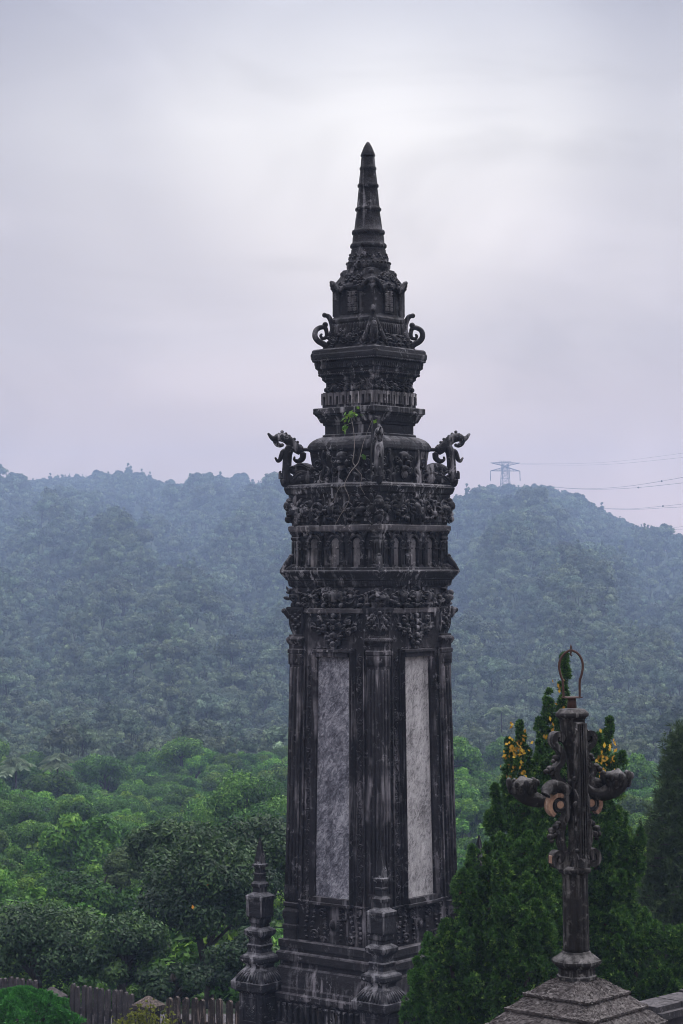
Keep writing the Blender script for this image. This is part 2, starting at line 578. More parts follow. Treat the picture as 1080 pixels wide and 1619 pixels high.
def ground_z(x, y):
    x = np.asarray(x, float); y = np.asarray(y, float)
    yy = np.maximum(y, 1.0)
    px = 540 + FPX * x / yy
    near = np.interp(y, [-1e4, 54, 70, 110, 200, 330, 420, 1e5], [0, 0, -3.2, -7.0, -12.5, -18.5, -22.0, -22.0])
    near = near + np.where(y > 60, 0.7 * np.sin(x * 0.11 + y * 0.035) + 0.5 * np.sin(x * 0.05 - y * 0.07 + 1.3), 0) * smooth((y - 60) / 60)
    yr = ridge_dist(px)
    zr = CZ + (HOR - np.interp(px, SKX, SKYV) - 25.0 * 1640 / yr) * yr / FPX
    y0 = 400.0 + 25.0 * np.sin(px * 0.013 + 0.6)
    t = (y - y0) / (yr - y0)
    up = np.clip(t, 0, 1)
    rise = (zr + 22.0) * (up ** 1.12)
    spur = 8.5 * np.sin(px * 0.018 + y * 0.006) + 6.5 * np.sin(px * 0.041 - y * 0.010 + 2.0) + 4.0 * np.sin(px * 0.022 + y * 0.020)
    rise = rise + spur * np.clip(4 * up * (1 - up), 0, 1)
    down = np.clip((y - yr) / 400.0, 0, 1)
    rise = rise * (1 - smooth(down))
    return near + np.where(y > y0, rise, 0)


gx = np.concatenate([np.linspace(-700, -360, 18), np.linspace(-350, 350, 121), np.linspace(360, 700, 18)])
gy = np.concatenate([np.linspace(-60, 50, 12), np.linspace(53, 420, 75), np.linspace(428, 1730, 110), np.linspace(1750, 1830, 4)])
GX, GY = np.meshgrid(gx, gy)
GZ = ground_z(GX, GY)
Vt = np.stack([GX.ravel(), GY.ravel(), GZ.ravel()], axis=1)
nx, ny = len(gx), len(gy)
ii = (np.arange(ny - 1)[:, None] * nx + np.arange(nx - 1)[None, :]).ravel()
Ft = np.stack([ii, ii + 1, ii + nx + 1, ii + nx], axis=1)
m, nt_, out = newmat('earth_and_undergrowth')
tcx = N(nt_, 'ShaderNodeTexCoord')
ec = ramp(nt_, noise(nt_, tcx.outputs['Object'], 0.35, 8, 0.7), [(0.3, (0.012, 0.022, 0.009)), (0.55, (0.026, 0.048, 0.016)), (0.75, (0.050, 0.062, 0.026))])
eb = N(nt_, 'ShaderNodeBsdfPrincipled', inp={'Roughness': 0.95})
L(nt_, ec.outputs[0], eb.inputs['Base Color'])
L(nt_, eb.outputs[0], out.inputs[0])
terrain = quads('terrain', Vt, Ft, [m], smooth=True)
tag(terrain, kind='structure')

# paved terrace round the tower
tm = MB()
tm.box(-30, 34, 14, 53.5, -1.5, 0.006)
tag(tm.build('terrace_paving', M_WALLSTONE), kind='structure')

# ------------------------------------------------------------------ the stone tower
TD = 45.0
K = TD / FPX
TROT = R(-39.5)
TX = (583.5 - 540) / FPX * TD
random.seed(7)


def zt(y):
    return CZ + (HOR - y) * K


def sh(H):
    return H / 1.408 * K


tower = empty('stone_tower', ((589.0 - 540) / FPX * TD, TD, 0), TROT)
tower.rotation_euler = (Matrix.Rotation(R(-0.27), 3, 'Y') @ Matrix.Rotation(TROT, 3, 'Z')).to_euler()
tag(tower, 'tall blackened square stone tower with a ringed spire and two long pale panels', 'tower')


class Face:
    """0: face turned to the left of the picture, 1: to the right.  u along the face, v height, w outward; s(v) = half side"""
    def __init__(s, k, sf):
        s.k, s.sf = k, sf if callable(sf) else (lambda v, q=sf: q)

    def p(s, u, v, w):
        h = s.sf(v)
        return (u, -h - w, v) if s.k == 0 else (h + w, u, v)

    def rot(s, a=0.0):
        """columns: directions of the blob's own axes u', v', w'"""
        ca, sa = math.cos(a), math.sin(a)
        if s.k == 0:
            return np.array([[ca, -sa, 0], [0, 0, -1], [sa, ca, 0]])
        return np.array([[0, 0, 1], [ca, -sa, 0], [sa, ca, 0]])


def fblob(mb, f, u, v, w, ru, rv, rw, a=0.0):
    mb.blob(f.p(u, v, w), (ru, rv, rw), f.rot(a))


def fbox(mb, f, u0, u1, v0, v1, w0, w1):
    V = [f.p(u, v, w) for (u, v, w) in ((u0, v0, w0), (u1, v0, w0), (u1, v1, w0), (u0, v1, w0), (u0, v0, w1), (u1, v0, w1), (u1, v1, w1), (u0, v1, w1))]
    mb.add(V, [(3, 2, 1, 0), (4, 5, 6, 7), (0, 1, 5, 4), (1, 2, 6, 5), (2, 3, 7, 6), (3, 0, 4, 7)])


def fspiral(mb, f, cu, cv, r, turns, hand, a0, tr, w=0.0, n=5):
    m = int(9 * turns) + 6
    pts, rr = [], []
    for i in range(m):
        t = i / (m - 1)
        rad = r * (1 - 0.85 * t)
        a = a0 + hand * turns * 2 * math.pi * t
        pts.append(f.p(cu + rad * math.cos(a), cv + rad * math.sin(a), w + 0.25 * tr * t))
        rr.append(tr * (1 - 0.35 * t))
    mb.tube(pts, rr, n)


def leaf_rel(mb, f, u, v, a, ln, wd, w=0.0):
    """carved leaf: flattened ellipsoid with its long axis at angle a"""
    fblob(mb, f, u + 0.8 * ln * math.cos(a), v + 0.8 * ln * math.sin(a), w, ln, wd, wd * 0.75, a)


def frieze(mb, f, u0, u1, v0, v1, seed, depth=0.05, density=1.0, fruits=0.5):
    """band of carved scrolls, leaves and fruit, mirrored about the middle"""
    rg = random.Random(seed)
    h = v1 - v0
    uc, half = (u0 + u1) / 2, (u1 - u0) / 2
    n = max(2, int(round(half / (h * 0.62) * density)))
    st = half / n
    for i in range(n):
        du = st * (i + 0.5)
        r = min(h * 0.40, st * 0.62) * rg.uniform(0.8, 1.1)
        hand = rg.choice((-1, 1))
        a0 = rg.uniform(0, 6.28)
        cv = v0 + h * rg.uniform(0.42, 0.58)
        lv = [(rg.uniform(0, 6.28), rg.uniform(0.28, 0.5) * h, rg.uniform(0.07, 0.12) * h) for _ in range(5)]
        fr = [(rg.uniform(-0.5, 0.5) * st, rg.uniform(0.12, 0.88) * h, rg.uniform(0.06, 0.13) * h) for _ in range(6)]
        kind = rg.random()
        for sg in (-1, 1):
            jit = rg.uniform(0.9, 1.1)
            cu = uc + sg * du
            if kind < 0.75:
                fspiral(mb, f, cu, cv, r * jit, 1.5, hand * sg, a0 if sg > 0 else math.pi - a0, h * 0.062, depth * 0.5)
                fblob(mb, f, cu, cv, depth * 0.5, h * 0.10, h * 0.10, depth)
            else:
                fblob(mb, f, cu, cv, depth * 0.2, r * 0.8, r * 0.7, depth * 1.3)
                for q in range(5):
                    aa = q * 1.256 + 0.3
                    leaf_rel(mb, f, cu, cv, aa, r * 0.45, r * 0.25, depth * 0.8)
            for a, ln, wd in lv:
                aa = a if sg > 0 else math.pi - a
                leaf_rel(mb, f, cu + r * 0.7 * math.cos(aa), cv + r * 0.6 * math.sin(aa), aa + 0.5 * sg, ln * 0.55, wd, depth * 0.3)
            for a, b, rr in fr:
                if rg.random() < fruits:
                    fblob(mb, f, cu + sg * a, v0 + b, depth * 0.5, rr, rr, max(rr, depth * 0.8))
    # middle boss
    fblob(mb, f, uc, v0 + h * 0.5, depth * 0.6, h * 0.2, h * 0.3, depth * 1.2)
    for sg in (-1, 1):
        fspiral(mb, f, uc + sg * h * 0.28, v0 + h * 0.55, h * 0.22, 1.3, sg, 1.57 if sg > 0 else 1.57, h * 0.06, depth * 0.6)


def vine(mb, f, uc, v0, v1, wdt, w=0.0, seed=0):
    """upright carved border: a wavy stem with curled leaves at each bend"""
    rg = random.Random(seed)
    n = int((v1 - v0) / (wdt * 1.1))
    pts = []
    for i in range(n * 6 + 1):
        t = i / (n * 6)
        v = v0 + (v1 - v0) * t
        pts.append(f.p(uc(v) + 0.30 * wdt * math.sin(t * n * math.pi), v, w))
    mb.tube(pts, wdt * 0.085, 5)
    for i in range(n):
        cv = v0 + (v1 - v0) * (i + 0.5) / n
        sg = -1 if i % 2 else 1
        u = uc(cv)
        fspiral(mb, f, u - sg * 0.12 * wdt, cv, wdt * 0.33, 1.2, sg, rg.uniform(0, 6.28), wdt * 0.085, w, 4)
        leaf_rel(mb, f, u - sg * 0.15 * wdt, cv - wdt * 0.1, 1.57 + sg * 0.8, wdt * 0.3, wdt * 0.11, w)


# --- spire
sp = MB()
prof = [(32, 429), (32.5, 426), (34.5, 424), (35, 420), (34.2, 417), (32.8, 415.5), (31, 410), (29, 402), (27.6, 396), (27.6, 394), (26.4, 393),
        (26.6, 391.5), (29, 390), (29.2, 387), (28, 384.5), (25.6, 383), (25, 374), (24, 370), (26, 368.8), (26.4, 366), (25.6, 363), (22.4, 361.5),
        (20.4, 345), (18.4, 332.6), (20.8, 331), (20.9, 328), (18.4, 325.5), (17.6, 322), (16.2, 305), (14.8, 294.6), (16.8, 293.4), (16.8, 290), (14.8, 287.6),
        (13.6, 277), (12.3, 267), (13.4, 265.8), (13.4, 262.5), (11.9, 261), (10.8, 248), (10.2, 245), (11.7, 244.2), (11.8, 242.4), (9.6, 237), (6.4, 229), (2.6, 222.5), (0.4, 221)]
sp.lathe([(r * K, zt(y)) for r, y in prof], 20)
for i in range(28):
    a = i * 2 * math.pi / 28
    sp.blob((34.3 * K * math.cos(a), 34.3 * K * math.sin(a), zt(416)), 2.0 * K)
for i in range(10):
    a = i * 2 * math.pi / 10 + 0.2
    for q in range(5):
        sp.blob((30 * K * math.cos(a + q * 0.11), 30 * K * math.sin(a + q * 0.11), zt(407 - 4 * math.sin(q * 1.5))), 2.3 * K)
sp.build('spire', M_STONE_TOP, tower)

# --- scrolled cap roof
cr = MB()
cr.sq([(sh(60), zt(458.5)), (sh(62), zt(456)), (sh(60), zt(452)), (sh(53), zt(446)), (sh(46.5), zt(438)), (sh(43.5), zt(431)), (sh(42), zt(427)), (sh(30), zt(424))])
CORN = {'left': (-1, -1), 'near': (1, -1), 'right': (1, 1), 'far': (-1, 1)}
ST2 = math.sqrt(0.5)


def diag(c, r, z, t=0.0):
    cx, cy = CORN[c]
    return Vector((cx * ST2 * r - cy * ST2 * t, cy * ST2 * r + cx * ST2 * t, z))


def px2(c, x, y, t=0.0):
    """corner ornament: photo pixel of the LEFT-hand ornament -> point on that corner's diagonal"""
    return diag(c, (583.5 - x) / 0.995 * K, zt(y), t)


for c in CORN:
    for (x0, y0, x1, y1, r) in ((538, 453, 526.5, 451, 5.0), (554, 432, 543, 434, 4.8)):
        pts = catmull([px2(c, x0 + 12, y0 - 3), px2(c, x0 + 4, y0 + 0.5), px2(c, x1, y1)], 5)
        cr.tube(pts, np.linspace(5.5, 3.6, len(pts)) * K, 7)
        cr.blob(px2(c, x1, y1 - 0.6), r * K)
for k in (0, 1):
    f = Face(k, lambda v: sh(45 + 16 * max(0, min(1, (zt(430) - v) / (zt(430) - zt(456))))))
    for sg in (-1, 1):
        H = sh(60)
        # eave roll rising to a cusp at the near corner
        pts = catmull([f.p(sg * H * 0.98, zt(446), 0.05), f.p(sg * H * 0.8, zt(449), 0.06), f.p(sg * H * 0.62, zt(457), 0.04), f.p(sg * H * 0.48, zt(462), 0.03), f.p(sg * H * 0.36, zt(456), 0.05)], 5)
        cr.tube(pts, 3.4 * K, 6)
        fspiral(cr, f, sg * H * 0.5, zt(451), 6.5 * K, 1.4, sg, 0.5, 2.0 * K, 0.03)
        fspiral(cr, f, sg * H * 0.26, zt(441), 6.5 * K, 1.4, -sg, 1.0, 2.0 * K, 0.03)
    for q in range(12):
        rg = random.Random(q + 40 * k)
        fblob(cr, f, rg.uniform(-0.62, 0.62) * sh(58), zt(rg.uniform(434, 455)), 0.02, rg.uniform(2.4, 5) * K, rg.uniform(2, 4) * K, 3.2 * K)
cr.build('cap_roof', M_STONE_TOP, tower)

# --- lantern block with lettered panels
lb = MB()
lb.sq([(sh(59.5), zt(512)), (sh(61.5), zt(509.5)), (sh(61.5), zt(506)), (sh(58), zt(503)), (sh(55), zt(499)), (sh(54.5), zt(458))])
pil_c = (-1, 1)
for cx in pil_c:
    for cy in pil_c:
        h = sh(10)
        o_ = sh(57.6) - h
        lb.sq([(h, zt(500.5)), (h, zt(461)), (h + 0.012, zt(460)), (h + 0.012, zt(457.5))], (cx * o_, cy * o_), caps=True)
lb_o = lb.build('lantern_block', M_STONE_TOP, tower)
for k in (0, 1):
    gl = MB(); fr_ = MB(); lp = MB()
    f = Face(k, sh(54.5))
    fbox(lp, f, -sh(15), sh(15), zt(496), zt(461), -0.05, 0.02)
    W, T, B = sh(12.5), zt(462.5), zt(494.5)
    H = T - B

    def bar(u0, u1, v0, v1):
        fbox(gl, f, u0 * W, u1 * W, B + v0 * H, B + v1 * H, 0.015, 0.05)
    t = 0.05
    for sg in (-1, 1):
        def hb(u0, u1, v):
            a, b = sorted((sg * u0, sg * u1))
            bar(a, b, v - t * 0.42, v + t * 0.42)

        def vb(u, v0, v1):
            bar(sg * u - 0.055, sg * u + 0.055, v0, v1)
        hb(0.12, 0.95, 0.97); hb(0.12, 0.95, 0.85); vb(0.52, 0.74, 0.99); vb(0.2, 0.78, 0.92)
        hb(0.1, 0.95, 0.70); hb(0.2, 0.85, 0.60); vb(0.88, 0.52, 0.72); vb(0.5, 0.52, 0.68); hb(0.1, 0.9, 0.49)
        vb(0.15, 0.34, 0.66); hb(0.15, 0.95, 0.40); hb(0.15, 0.95, 0.28); vb(0.55, 0.22, 0.44); vb(0.9, 0.28, 0.40)
        hb(0.1, 0.95, 0.17); vb(0.25, 0.02, 0.2); vb(0.58, 0.0, 0.14); vb(0.9, 0.02, 0.2); hb(0.2, 0.6, 0.06)
    for (u0, u1, v0, v1) in ((-17, -15, 497.5, 460), (15, 17, 497.5, 460)):
        fbox(fr_, f, sh(u0), sh(u1), zt(v0), zt(v1), 0.0, 0.045)
    fbox(fr_, f, -sh(15), sh(15), zt(497.5), zt(496), 0.0, 0.045)
    lpo = lp.build('letter_panel', M_STONE, lb_o)
    gl.build('seal_characters', M_PALE, lb_o)
    fr_.build('panel_frame', M_STONE_TOP, lb_o)

# --- fluted neck and cloud-carved skirt
nk = MB()
nk.sq([(sh(72), zt(552)), (sh(68), zt(545)), (sh(64), zt(535)), (sh(61), zt(526)), (sh(59.5), zt(512.2))])
for k in (0, 1):
    f = Face(k, lambda v: sh(59.5 + 2 * (zt(512) - v) / (zt(512) - zt(528))))
    for i in range(15):
        u = (i / 14 - 0.5) * 2 * sh(56)
        nk.tube([f.p(u, zt(529), 0.0), f.p(u, zt(514), 0.0)], 2.3 * K, 6)
    f2 = Face(k, lambda v: sh(61 + 8 * max(0, (zt(528) - v)) / (zt(528) - zt(550))))
    frieze(nk, f2, -sh(62), sh(62), zt(552), zt(526), 11 + k, 0.07, 0.9, 0.9)
nk.build('neck', M_STONE_TOP, tower)

# --- volutes standing on the corners of the upper cornice
UP1 = [(509, 562, 5.5), (516, 550.5, 5.2), (513, 544.5, 5.0), (503, 538.5, 4.8), (498.3, 531, 4.5), (500, 522, 4.2), (507, 517.3, 4.0), (514, 517.5, 3.8), (516.8, 525, 3.4), (516, 532.5, 3.2), (510.2, 534.6, 2.8), (507.3, 530.5, 2.4), (509.2, 527.6, 1.8)]
UP2 = [(514, 497.8, 3.2), (519.5, 499.7, 4.0), (523, 505.5, 4.2), (525, 513, 4.0), (526, 521, 4.4), (524, 531, 5), (527, 541, 6)]
for i, c in enumerate(('left', 'near', 'right', 'far')):
    vb_ = MB()
    for pl in (UP1, UP2):
        pts = catmull([(x, y, r) for x, y, r in pl], 5)
        if c == 'near':
            vb_.tube([px2(c, p[0], p[1]) for p in pts], [p[2] * K * 1.0 for p in pts], 7)
        else:
            vb_.tube([px2(c, p[0], p[1]) for p in pts], [p[2] * K for p in pts], 7)
    vb_.blob(px2(c, 514.5, 513), 4.6 * K)
    vb_.blob(px2(c, 513.5, 497.8), 4.0 * K)
    for (x, y, r) in ((496, 561.5, 4), (502, 558.5, 5.5), (513, 558, 6), (522, 556, 6.5), (522.5, 545, 5), (524, 536, 4.5)):
        vb_.blob(px2(c, x, y), (r * K * 1.2, r * K * 1.2, r * K))
    if c == 'near':   # leaf plume seen end on
        pts = catmull([px2(c, 524, 489), px2(c, 520, 496), px2(c, 517, 510), px2(c, 512, 528), px2(c, 508, 545)], 4)
        vb_.tube(pts, np.linspace(3.0, 7.5, len(pts)) * K, 7)
        for sg in (-1, 1):
            pts = catmull([px2(c, 520, 500), px2(c, 516, 515, sg * 6 * K), px2(c, 512, 530, sg * 11 * K), px2(c, 508, 546, sg * 17 * K)], 4)
            vb_.tube(pts, np.linspace(2.2, 4.2, len(pts)) * K, 6)
    vb_.build('volute', M_STONE_TOP, tower)

# --- upper cornice
uc = MB()
uc.sq([(sh(69), zt(622)), (sh(69), zt(606)), (sh(72), zt(604)), (sh(75.5), zt(601)), (sh(75.5), zt(598)), (sh(79), zt(595)), (sh(82), zt(590)), (sh(82), zt(586)),
       (sh(85), zt(584)), (sh(87.5), zt(577)), (sh(87.5), zt(574)), (sh(91), zt(571)), (sh(93), zt(567.5)), (sh(93.5), zt(562)), (sh(92), zt(560)), (sh(91), zt(555)), (sh(88), zt(553)), (sh(70), zt(551))])
for k in (0, 1):
    f = Face(k, sh(90))
    n = 30
    for i in range(n):
        u = ((i + 0.5) / n - 0.5) * 2 * sh(89)
        fblob(uc, f, u, zt(571.5), 0.0, 2.1 * K, 2.2 * K, 2.6 * K)
    f = Face(k, sh(80.5))
    for i in range(26):
        u = ((i + 0.5) / 26 - 0.5) * 2 * sh(80)
        fblob(uc, f, u, zt(593.5), 0.0, 2.2 * K, 2.4 * K, 2.2 * K)
    f = Face(k, sh(86))
    for i in range(24):
        u = ((i + 0.5) / 24 - 0.5) * 2 * sh(84)
        fbox(uc, f, u - 1.6 * K, u + 1.6 * K, zt(583.6), zt(577.5), -0.02, 0.022)
    f = Face(k, sh(69))
    frieze(uc, f, -sh(66), sh(66), zt(621), zt(605), 21 + k, 0.05, 0.8, 0.6)
uc.build('upper_cornice', M_STONE, tower)

# --- key-fret band and slab
kf = MB()
fb_ = MB()
kf.sq([(sh(75), zt(646.5)), (sh(75), zt(641)), (sh(72), zt(640.5)), (sh(72), zt(622))])
for k in (0, 1):
    f = Face(k, sh(72))
    n = 8
    st = 2 * sh(74) / n
    for i in range(n):
        u0 = -sh(74) + i * st
        fbox(fb_, f, u0 + st * 0.02, u0 + st * 0.30, zt(641), zt(622.5), -0.05, 0.065)
        fbox(fb_, f, u0 + st * 0.30, u0 + st * 0.66, zt(627.5), zt(621.5), -0.05, 0.064)
        fbox(fb_, f, u0 + st * 0.66, u0 + st * 0.86, zt(641), zt(622.5), -0.05, 0.065)
        fblob(kf, f, u0 + st * 0.48, zt(617), 0.0, 3.2 * K, 4.2 * K, 3.6 * K)
kf_o = kf.build('fret_band', M_STONE, tower)
fb_.build('fret_blocks', M_STONE_WORN, kf_o)
sl = MB()
sl.sq([(sh(75), zt(692)), (sh(75), zt(688.5)), (sh(71), zt(687)), (sh(71), zt(674)), (sh(74), zt(673)), (sh(74.5), zt(669.5)), (sh(78), zt(669)), (sh(80), zt(666)), (sh(84), zt(659)),
       (sh(87), zt(657.5)), (sh(87), zt(656)), (sh(90), zt(655)), (sh(90), zt(647)), (sh(88), zt(646))])
sl.build('slab', M_STONE, tower)

# --- swelling dome tier with lion masks
dm = MB()
dm.sq([(sh(92), zt(770)), (sh(91), zt(750)), (sh(92), zt(735)), (sh(94), zt(722)), (sh(95), zt(715)), (sh(99), zt(713)), (sh(100), zt(711)), (sh(98.5), zt(706)), (sh(95), zt(701)), (sh(90), zt(697)), (sh(84), zt(694)), (sh(76), zt(691.5))], ch=0.02)
for k in (0, 1):
    f = Face(k, lambda v: sh(92))
    # mask
    for (u, v, ru, rv, rw) in ((0, 727, 16, 12, 12), (-9, 722, 6, 5, 6), (9, 722, 6, 5, 6), (0, 733, 8, 5, 15), (0, 743, 13, 6, 12), (-15, 736, 6, 8, 8), (15, 736, 6, 8, 8), (0, 752, 8, 9, 9)):
        fblob(dm, f, u * K / 1.4, zt(v), 0.02, ru * K / 1.4, rv * K, rw * K)
    for sg in (-1, 1):
        fblob(dm, f, sg * 6.5 * K / 1.4, zt(727.5), 0.14, 3 * K / 1.4, 3 * K, 3 * K)
        fspiral(dm, f, sg * 17 * K, zt(729), 6 * K, 1.5, sg, 0.3, 2.1 * K, 0.04)
        fspiral(dm, f, sg * 15 * K, zt(746), 6 * K, 1.5, -sg, 0.8, 2.1 * K, 0.04)
        # drapery and scroll leaves towards the corners
        pts = catmull([f.p(sg * 36 * K, zt(714), 0.05), f.p(sg * 38 * K, zt(728), 0.06), f.p(sg * 34 * K, zt(742), 0.06), f.p(sg * 40 * K, zt(756), 0.07), f.p(sg * 36 * K, zt(769), 0.05)], 5)
        dm.tube(pts, np.linspace(2.4, 4.5, len(pts)) * K, 6)
        pts = catmull([f.p(sg * 27 * K, zt(768), 0.04), f.p(sg * 31 * K, zt(756), 0.07), f.p(sg * 25 * K, zt(750), 0.06), f.p(sg * 30 * K, zt(740), 0.05)], 5)
        dm.tube(pts, np.linspace(4.6, 2.0, len(pts)) * K, 6)
        for q in range(9):
            rg = random.Random(q * 7 + k + 5)
            fblob(dm, f, sg * rg.uniform(20, 58) * K, zt(rg.uniform(747, 768)), rg.uniform(0, 0.08), rg.uniform(2.4, 5) * K, rg.uniform(2, 4.6) * K, 4 * K)
        fspiral(dm, f, sg * 50 * K, zt(734), 8 * K, 1.6, sg, 1.2, 2.4 * K, 0.03)
        fspiral(dm, f, sg * 54 * K, zt(757), 8 * K, 1.6, -sg, 0.2, 2.6 * K, 0.03)
dm.build('dome_tier', M_STONE, tower)

# --- dragons on the corners of the dome tier
DR = [
    [(50, 148, 9), (62, 160, 14), (80, 182, 20), (112, 196, 32), (160, 182, 40), (215, 195, 44), (262, 236, 45), (308, 280, 46), (352, 308, 44)],
    [(112, 205, 22), (128, 240, 24), (158, 258, 20), (190, 252, 15)],
    [(345, 300, 20), (395, 296, 17), (450, 300, 20), (500, 310, 30)],
    [(372, 330, 30), (366, 378, 28), (326, 404, 22), (292, 388, 14), (294, 362, 9)],
    [(262, 270, 44), (234, 320, 44), (226, 390, 42), (222, 460, 42), (215, 530, 40), (225, 600, 40)],
    [(232, 312, 32), (192, 318, 27), (172, 352, 22), (160, 388, 20), (138, 402, 15), (116, 370, 9)],
    [(200, 580, 44), (200, 615, 30), (235, 625, 24), (262, 600, 22), (258, 555, 24), (225, 538, 24)],
    [(270, 500, 40), (330, 470, 45), (400, 470, 50), (455, 500, 48), (500, 560, 45)],
    [(260, 610, 30), (330, 580, 55), (410, 560, 62), (470, 590, 45), (520, 620, 30)],
    [(300, 540, 42), (360, 520, 52), (440, 530, 50)],
    [(170, 560, 26), (160, 510, 14), (168, 495, 8)],
]
CREST = [(180, 132, 16), (215, 150, 14), (246, 172, 14), (292, 200, 15), (322, 228, 14), (348, 262, 14), (150, 150, 10)]
for c in ('left', 'near', 'right', 'far'):
    dg = MB()
    for pl in DR:
        pts = catmull(pl, 5)
        fl = 1.0
        dg.tube([px2(c, 415 + p[0] / 5.838, 660 + p[1] / 5.838) for p in pts], [p[2] * K / 5.838 for p in pts], 8)
    for x, y, r in CREST:
        dg.blob(px2(c, 415 + x / 5.838, 660 + y / 5.838), r * K / 5.838)
    rg = random.Random(5)
    for q in range(9):     # carved strands of the body
        y0 = rg.uniform(450, 600)
        sg = rg.choice((-1, 1))
        pts = catmull([(rg.uniform(240, 300), y0 + rg.uniform(-10, 20)), (340, y0 - 25), (410, y0 + 5), (rg.uniform(460, 500), y0 + rg.uniform(10, 30))], 5)
        dg.tube([px2(c, 415 + p[0] / 5.838, 660 + p[1] / 5.838, sg * 7.5 * K) for p in pts], 1.7 * K, 5)
    if c == 'near':   # broken upright crest plate, seen end on
        for (x0, x1, y0, y1, t) in ((476, 498, 664, 712, 6.5), (470, 500, 706, 768, 8.5)):
            P = [px2(c, x, y, q * t * K) for q in (-1, 1) for x, y in ((x0 + 4, y0), (x1, y0 + 4), (x1, y1), (x0, y1))]
            dg.add([tuple(p) for p in P], [(0, 1, 2, 3), (7, 6, 5, 4), (0, 4, 5, 1), (1, 5, 6, 2), (2, 6, 7, 3), (3, 7, 4, 0)])
    dg.build('dragon', M_STONE, tower)

# --- carved body: ledge, scroll frieze, arcade
bd = MB()
bd.sq([(sh(122), zt(836)), (sh(124), zt(833)), (sh(124), zt(827)), (sh(127), zt(826)), (sh(126), zt(790)), (sh(129), zt(786)), (sh(129), zt(783)), (sh(133), zt(781)), (sh(135), zt(777)), (sh(136.5), zt(773)), (sh(135), zt(769)), (sh(131), zt(767)), (sh(90), zt(764))])
for k in (0, 1):
    f = Face(k, sh(135))
    for i in range(34):
        u = ((i + 0.5) / 34 - 0.5) * 2 * sh(133)
        fblob(bd, f, u, zt(772.5), 0.0, 3.2 * K, 2.2 * K, 2.6 * K)
    f = Face(k, sh(126))
    frieze(bd, f, -sh(126), sh(126), zt(827), zt(788), 31 + k, 0.09, 0.95, 0.8)
    f = Face(k, sh(128))
    fbox(bd, f, -6 * K, 6 * K, zt(790), zt(776), -0.05, 0.06)
for c in ('left', 'near', 'right'):
    for (r, y, rr) in ((128, 800, 9), (126, 812, 7), (129, 821, 6), (127, 793, 6)):
        bd.blob(diag(c, r * K, zt(y)), rr * K)
bd.build('scroll_frieze', M_STONE, tower)

ar = MB()
ar.sq([(sh(118), zt(903)), (sh(118), zt(837)), (sh(122), zt(836.9))])
ar.sq([(sh(131), zt(902)), (sh(131), zt(897.5)), (sh(118), zt(896))])
arc_o = ar.build('arcade', M_STONE, tower)
lg = MB()
lg.sq([(sh(126), zt(842)), (sh(129), zt(840)), (sh(130), zt(837)), (sh(130), zt(832.6)), (sh(127.5), zt(831.4)), (sh(124), zt(831))])
lg.build('ledge', M_STONE_WORN, arc_o)
col = MB()
for k in (0, 1):
    arch = MB()
    f = Face(k, sh(118))
    Ls = sh(118)
    cu = [-0.86, -0.66, -0.36, -0.16, 0.16, 0.36, 0.66, 0.86]
    for j, u in enumerate(cu):
        uu = u * Ls
        hw = 5.2 * K
        fbox(col, f, uu - hw, uu + hw, zt(897.6), zt(893), 0.0, 7.5 * K)
        for q in (-1, 0, 1):
            col.tube([f.p(uu + q * 3.0 * K, zt(893), 3.8 * K), f.p(uu + q * 3.0 * K, zt(869), 3.8 * K)], 1.6 * K, 6)
        fbox(col, f, uu - hw * 0.95, uu + hw * 0.95, zt(894), zt(868), 0.0, 3.0 * K)
        fbox(col, f, uu - hw * 1.2, uu + hw * 1.2, zt(869), zt(866.6), 0.0, 8.0 * K)
        fbox(col, f, uu - hw * 0.9, uu + hw * 0.9, zt(866.6), zt(860), 0.0, 4.5 * K)
        fspiral(col, f, uu, zt(861), 4.8 * K, 1.2, 1, 0.4, 1.6 * K, 5 * K, 5)
    for ci in (-0.51, 0.0, 0.51):
        cc = ci * Ls
        pts = [f.p(cc + 0.15 * Ls * math.cos(a), zt(862) + 0.17 * Ls * math.sin(a), 3.0 * K) for a in np.linspace(0, math.pi, 11)]
        arch.tube(pts, 2.6 * K, 6)
        pts = [f.p(cc + 0.19 * Ls * math.cos(a), zt(862) + 0.22 * Ls * math.sin(a), 2.0 * K) for a in np.linspace(0, math.pi, 11)]
        arch.tube(pts, 1.6 * K, 5)
        fblob(arch, f, cc, zt(842), 4 * K, 4 * K, 5 * K, 5 * K)
        for sg in (-1, 1):
            leaf_rel(arch, f, cc + sg * 0.17 * Ls, zt(852), 1.57 - sg * 0.6, 7 * K, 3 * K, 3 * K)
            leaf_rel(arch, f, cc + sg * 0.2 * Ls, zt(849), 1.57 + sg * 0.6, 6 * K, 2.6 * K, 3 * K)
        # weathered niche back
        hw = 0.115 * Ls
        V = [f.p(cc - hw, zt(897), 0.006), f.p(cc + hw, zt(897), 0.006)] + [f.p(cc + hw * math.cos(a), zt(862) + hw * 1.1 * math.sin(a), 0.006) for a in np.linspace(0, math.pi, 9)]
        V2 = [tuple(np.array(p) - (np.array((0, -1, 0)) if k == 0 else np.array((1, 0, 0))) * 0.03) for p in V]
        n = len(V)
        niche = MB()
        niche.add(list(V) + V2, [tuple(range(n)), tuple(range(2 * n - 1, n - 1, -1))] + [(i, i + n, (i + 1) % n + n, (i + 1) % n) for i in range(n)])
        niche.build('niche_back', M_PALE, arc_o)
    arch.build('arches', M_STONE, arc_o)
